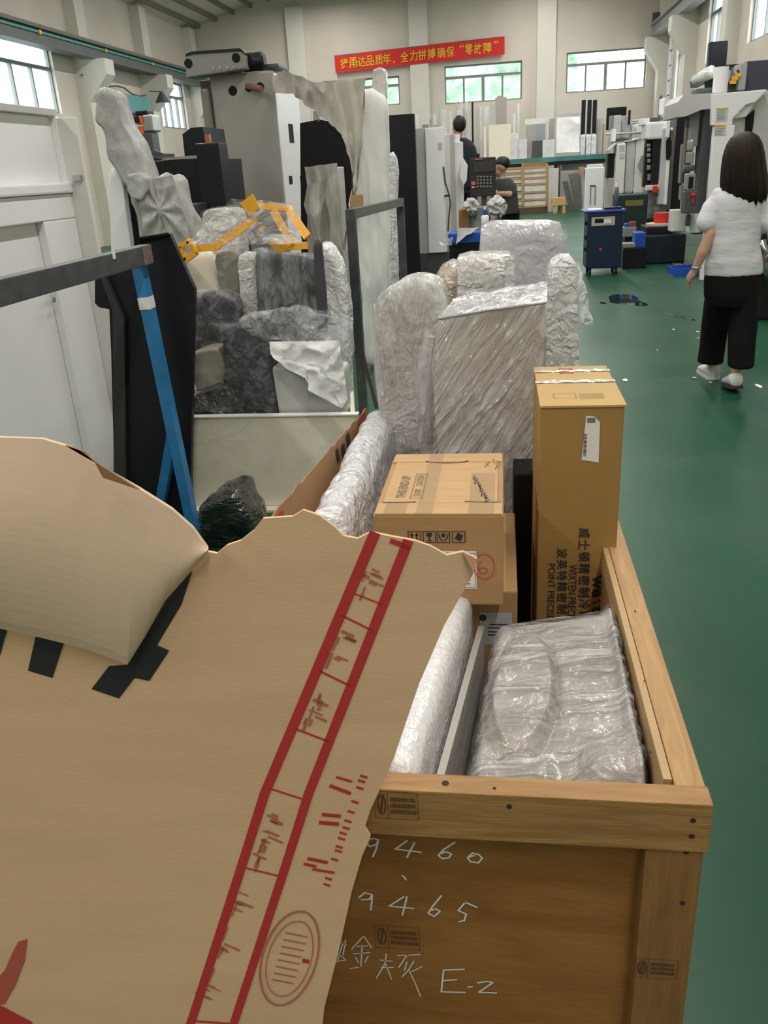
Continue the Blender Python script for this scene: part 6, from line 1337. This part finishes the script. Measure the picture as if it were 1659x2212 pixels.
# ---------------- woman walking away in the aisle
Yw = 5.75
wo = thing('person', V(F(1568, 835).x, Yw, 0), 'person in white tee and black wide trousers walking away along the green aisle', 'person')
Q = lambda x, y, Y=Yw: P(x, y, Y)
body = MB(); hc = Q(1608, 340); head(body, hc, .23, V(.35, 1, 0))
limb(body, [Q(1599, 414), Q(1592, 455), Q(1585, 520), Q(1583, 585), Q(1582, 615)], [.06, .095, .095, .11, .12])
limb(body, [Q(1595, 424), Q(1555, 432), Q(1540, 458)], [.045, .040, .040]); limb(body, [Q(1537, 455), Q(1534, 505, 5.70), Q(1518, 545, 5.70), Q(1502, 582, 5.72)], [.043, .036, .036, .024])
hand(body, Q(1502, 583, 5.72), Q(1482, 612, 5.78), V(0, 1, .25), V(.6, .2, .4), .95)
limb(body, [Q(1600, 424), Q(1644, 432), Q(1658, 458)], [.045, .040, .040]); limb(body, [Q(1660, 455), Q(1668, 500, 5.70), Q(1672, 545, 5.85)], [.043, .036, .024]); hand(body, Q(1672, 546, 5.85), Q(1672, 570, 5.98), V(-1, 0, .2), V(0, 0, -1), .95)
la, ra = Q(1540, 796, 6.03), Q(1590, 802, 5.62)
limb(body, [Q(1560, 625), Q(1549, 705, 5.86), Q(1541, 760, 5.97), la], [.085, .058, .05, .034]); limb(body, [Q(1607, 625), Q(1606, 710, 5.70), Q(1597, 765, 5.63), ra], [.085, .058, .05, .034])
limb(body, [la, V(la.x, la.y+.03, .05), V(la.x-.01, la.y+.12, .04)], [.034, .035, .03]); limb(body, [ra, ra+V(0, .0, -.05), ra+V(0, .11, -.09)], [.034, .035, .03])
fuse(body.build('body', SKIN, wo), .007, 3)
tee = MB(); tee.loft([ering(Q(x, y), hw, d, 24) for x, y, hw, d in ((1583, 592, .178, .13), (1583, 565, .178, .135), (1584, 530, .163, .125), (1586, 490, .160, .12), (1588, 450, .168, .12), (1592, 425, .165, .11), (1596, 408, .13, .085), (1599, 396, .075, .07))])
limb(tee, [Q(1590, 420), Q(1553, 423), Q(1538, 448), Q(1525, 482, 5.72)], [.064, .055, .062, .064]); limb(tee, [Q(1602, 420), Q(1646, 423), Q(1658, 448), Q(1668, 482, 5.72)], [.064, .055, .062, .064])
o = fuse(tee.build('tee_shirt', TEE, wo), .008, 5)
tx = bpy.data.textures.new('cloth_folds', 'CLOUDS'); tx.noise_scale = .16; tx.noise_depth = 1
dm_ = o.modifiers.new('folds', 'DISPLACE'); dm_.texture = tx; dm_.strength = .016; dm_.mid_level = .5; dm_.texture_coords = 'GLOBAL'
trs = MB(); trs.loft([ering(Q(x, y), hw, d, 24) for x, y, hw, d in ((1582, 660, .165, .13), (1581, 635, .175, .14), (1582, 600, .176, .13), (1583, 575, .165, .12))])
trs.loft([ering(Q(x, y, Y), hw, d, 20) for x, y, Y, hw, d in ((1534, 782, 5.95, .085, .105), (1540, 740, 5.92, .084, .10), (1545, 700, 5.86, .088, .105), (1552, 655, 5.78, .09, .12), (1558, 620, Yw, .09, .12))])
trs.loft([ering(Q(x, y, Y), hw, d, 20) for x, y, Y, hw, d in ((1600, 792, 5.63, .080, .10), (1602, 740, 5.66, .085, .10), (1605, 700, 5.70, .09, .105), (1606, 655, 5.74, .092, .12), (1607, 620, Yw, .09, .12))])
fuse(trs.build('wide_trousers', BLKCLOTH, wo), .009, 4)
hm = MB(); rows = ((284, 1609, .012, .012), (287, 1609, .045, .05), (296, 1608, .078, .088), (312, 1607, .100, .112), (335, 1606, .116, .122), (360, 1606, .126, .124), (385, 1607, .135, .12), (408, 1608, .140, .112), (424, 1609, .132, .10), (436, 1610, .115, .085))
rings = []
for i, (y, x, hw, d) in enumerate(rows):
    rg = ering(Q(x, y, Yw-.02), hw, d, 48)
    for k, p in enumerate(rg):
        w = .006*math.sin(k*2.4+i*.2)*min(1, i/4); dd = p - Q(x, y, Yw-.02); p += dd*(w/max(.02, dd.length))
        if i >= len(rows)-2: p.z += .035*noise.noise(V(k*.6, i, 2)) + (.02 if i == len(rows)-1 else 0)*math.sin(k*1.9)
    rings.append(rg)
hm.loft(rings).build('hair', HAIRM, wo, smooth=True)
def shoe(heel, toe, nm):
    e = MB(); heel = Vector(heel); toe = Vector(toe); d = toe-heel; L = d.length; dn = d.normalized(); sd = dn.cross(V(0, 0, 1)).normalized(); up = sd.cross(dn)
    rings = []
    for t, w, h in ((0, .028, .07), (.04, .042, .095), (.15, .047, .10), (.32, .046, .09), (.5, .048, .07), (.75, .050, .055), (.92, .040, .042), (1.0, .014, .02)):
        c = heel + d*t; rings.append([c + sd*w*math.cos(a) + up*(h*.5 + h*.5*math.sin(a)) for a in [2*math.pi*k/16 for k in range(16)]])
    ob = e.loft(rings).build(nm, SHOEW, wo, smooth=True)
    s = MB(); rings = []
    for t, w in ((-.02, .024), (.03, .044), (.2, .049), (.5, .050), (.75, .052), (.95, .041), (1.02, .012)):
        c = heel + d*t; rings.append([c + sd*w*a + up*b for a, b in ((-1, -.012), (1, -.012), (1, .008), (-1, .008))])
    s.loft(rings).build('shoe_sole', SOLE if nm == 'shoe' and heel.z > .03 else SHOEW, ob)
shoe(V(la.x, la.y-.06, .013), V(la.x-.03, la.y+.2, .013), 'shoe'); shoe(V(ra.x, ra.y-.05, max(.05, ra.z-.11)), V(ra.x+.0, ra.y+.19, .016), 'shoe')
wp_ = Q(1504, 578, 5.72); MB().lathe(wp_, [(.031, -.006), (.033, 0), (.031, .006)], 16).build('wristwatch', STEEL, wo)
# ---------------- worker in navy with his back turned
NAVYT = mat('navy_shirt', (.010, .014, .026), .85, bump=.3, bscale=8); HAIRB = mat('black_hair', (.008, .008, .008), .6); GREYT = mat('dark_grey_shirt', (.045, .05, .045), .85, bump=.3, bscale=8)
Y1 = 13.3
w1_ = thing('person', V(xr(1003, 420, Y1), Y1, .45), 'person in navy work clothes with back turned beside the white machine', 'person')
Q1 = lambda x, y, Y=Y1: P(x, y, Y)
fz = .45
body = MB(); head(body, Q1(990, 275), .24, V(-.5, 1, 0)); limb(body, [Q1(992, 297), Q1(996, 320), Q1(1004, 360), Q1(1006, 395)], [.07, .13, .13, .14])
limb(body, [Q1(1003, 312), Q1(1015, 330), Q1(1016, 345), Q1(1012, 362)], [.06, .055, .04, .03]); hand(body, Q1(1012, 362), Q1(1009, 374), V(0, 1, 0), V(-1, 0, 0), 1.0)
limb(body, [Q1(985, 312), Q1(974, 330), Q1(968, 350, Y1+.1)], [.06, .05, .035]); hand(body, Q1(968, 350, Y1+.1), Q1(962, 362, Y1+.2), V(0, 1, 0), V(1, 0, 0), 1.0)
hx = Q1(1004, 400)
limb(body, [hx+V(-.09, 0, 0), V(hx.x-.1, Y1, fz+.5), V(hx.x-.1, Y1, fz+.06), V(hx.x-.1, Y1+.14, fz+.035)], [.085, .06, .04, .035]); limb(body, [hx+V(.09, 0, 0), V(hx.x+.1, Y1, fz+.5), V(hx.x+.1, Y1, fz+.06), V(hx.x+.1, Y1+.14, fz+.035)], [.085, .06, .04, .035])
fuse(body.build('body', SKIN, w1_), .011, 3)
s_ = MB(); s_.loft([ering(Q1(x, y), hw, d, 20) for x, y, hw, d in ((1008, 405, .19, .16), (1006, 370, .19, .16), (1002, 335, .20, .155), (998, 318, .20, .14), (995, 306, .16, .12), (992, 298, .10, .10))]); limb(s_, [Q1(1002, 315), Q1(1014, 328), Q1(1017, 348)], [.10, .095, .085]); limb(s_, [Q1(988, 315), Q1(976, 328), Q1(971, 345)], [.10, .095, .085]); fuse(s_.build('tee_shirt', NAVYT, w1_), .012, 4)
t_ = MB(); t_.loft([ering(hx+V(0, 0, dz_), .165, .13, 18) for dz_ in (-.12, 0, .08)])
for sx in (-.09, .09): t_.loft([ering(V(hx.x+sx*1.05, Y1, z_), r_, r_*1.1, 16) for z_, r_ in ((fz+.06, .075), (fz+.5, .085), (hx.z-.1, .10), (hx.z, .1))])
fuse(t_.build('trousers', NAVYT, w1_), .012, 4)
h_ = MB(); c = Q1(990, 272); ball(h_, c+V(.02, -.035, .025), .098, .105, .115); h_.build('hair', HAIRB, w1_, smooth=True)
MB().box(hx.x-.3, hx.x+.3, Y1-.2, Y1+.4, 0, fz-.005).build('step_platform', DGREY); bpy.data.objects['step_platform']['label'] = 'dark step platform under the worker in navy'; bpy.data.objects['step_platform']['category'] = 'platform'
# ---------------- worker in grey at the pendant
Y2w = 11.75
w2_ = thing('person', V(xr(1090, 420, Y2w), Y2w, 0), 'person in dark grey tee working at the black control pendant', 'person')
Q2 = lambda x, y, Y=Y2w: P(x, y, Y)
hx = Q2(1094, 455)
body = MB(); head(body, Q2(1081, 363), .23, V(-1, -.35, -.1)); limb(body, [Q2(1084, 388), Q2(1089, 405), Q2(1091, 430), hx], [.065, .12, .125, .13])
limb(body, [Q2(1096, 396), Q2(1103, 415), Q2(1100, 420, Y2w-.15), Q2(1078, 418, Y2w-.22)], [.06, .05, .042, .03]); hand(body, Q2(1078, 418, Y2w-.22), Q2(1062, 424, Y2w-.2), V(0, 0, 1), V(0, 1, 0), .95)
limb(body, [Q2(1078, 396), Q2(1072, 415, Y2w-.1), Q2(1064, 428, Y2w-.2)], [.055, .045, .03]); hand(body, Q2(1064, 428, Y2w-.2), Q2(1066, 440, Y2w-.25), V(-1, 0, 0), V(0, 1, 0), .95)
for sx in (-.08, .08): limb(body, [hx+V(sx, 0, 0), V(hx.x+sx, Y2w, .48), V(hx.x+sx, Y2w, .06), V(hx.x+sx-.13, Y2w, .035)], [.085, .06, .04, .035])
fuse(body.build('body', SKIN, w2_), .011, 3)
s_ = MB(); s_.loft([ering(Q2(x, y), hw, d, 20) for x, y, hw, d in ((1095, 462, .165, .165), (1093, 435, .16, .16), (1090, 410, .165, .155), (1088, 400, .16, .14), (1086, 392, .125, .12), (1084, 386, .09, .09))]); limb(s_, [Q2(1094, 400), Q2(1102, 408), Q2(1103, 418, Y2w-.06)], [.10, .095, .08]); limb(s_, [Q2(1081, 400), Q2(1075, 411, Y2w-.06)], [.09, .08]); fuse(s_.build('tee_shirt', GREYT, w2_), .012, 4)
t_ = MB(); t_.loft([ering(hx+V(0, 0, dz_), .15, .13, 18) for dz_ in (-.12, 0, .04)])
for sx in (-.085, .085): t_.loft([ering(V(hx.x+sx, Y2w, z_), r_, r_*1.1, 16) for z_, r_ in ((.06, .075), (.45, .085), (hx.z-.1, .09), (hx.z, .09))])
fuse(t_.build('trousers', BLKCLOTH, w2_), .012, 4)
h_ = MB(); ball(h_, Q2(1084, 356)+V(.01, 0, .02), .10, .095, .085); h_.build('hair', HAIRB, w2_, smooth=True)
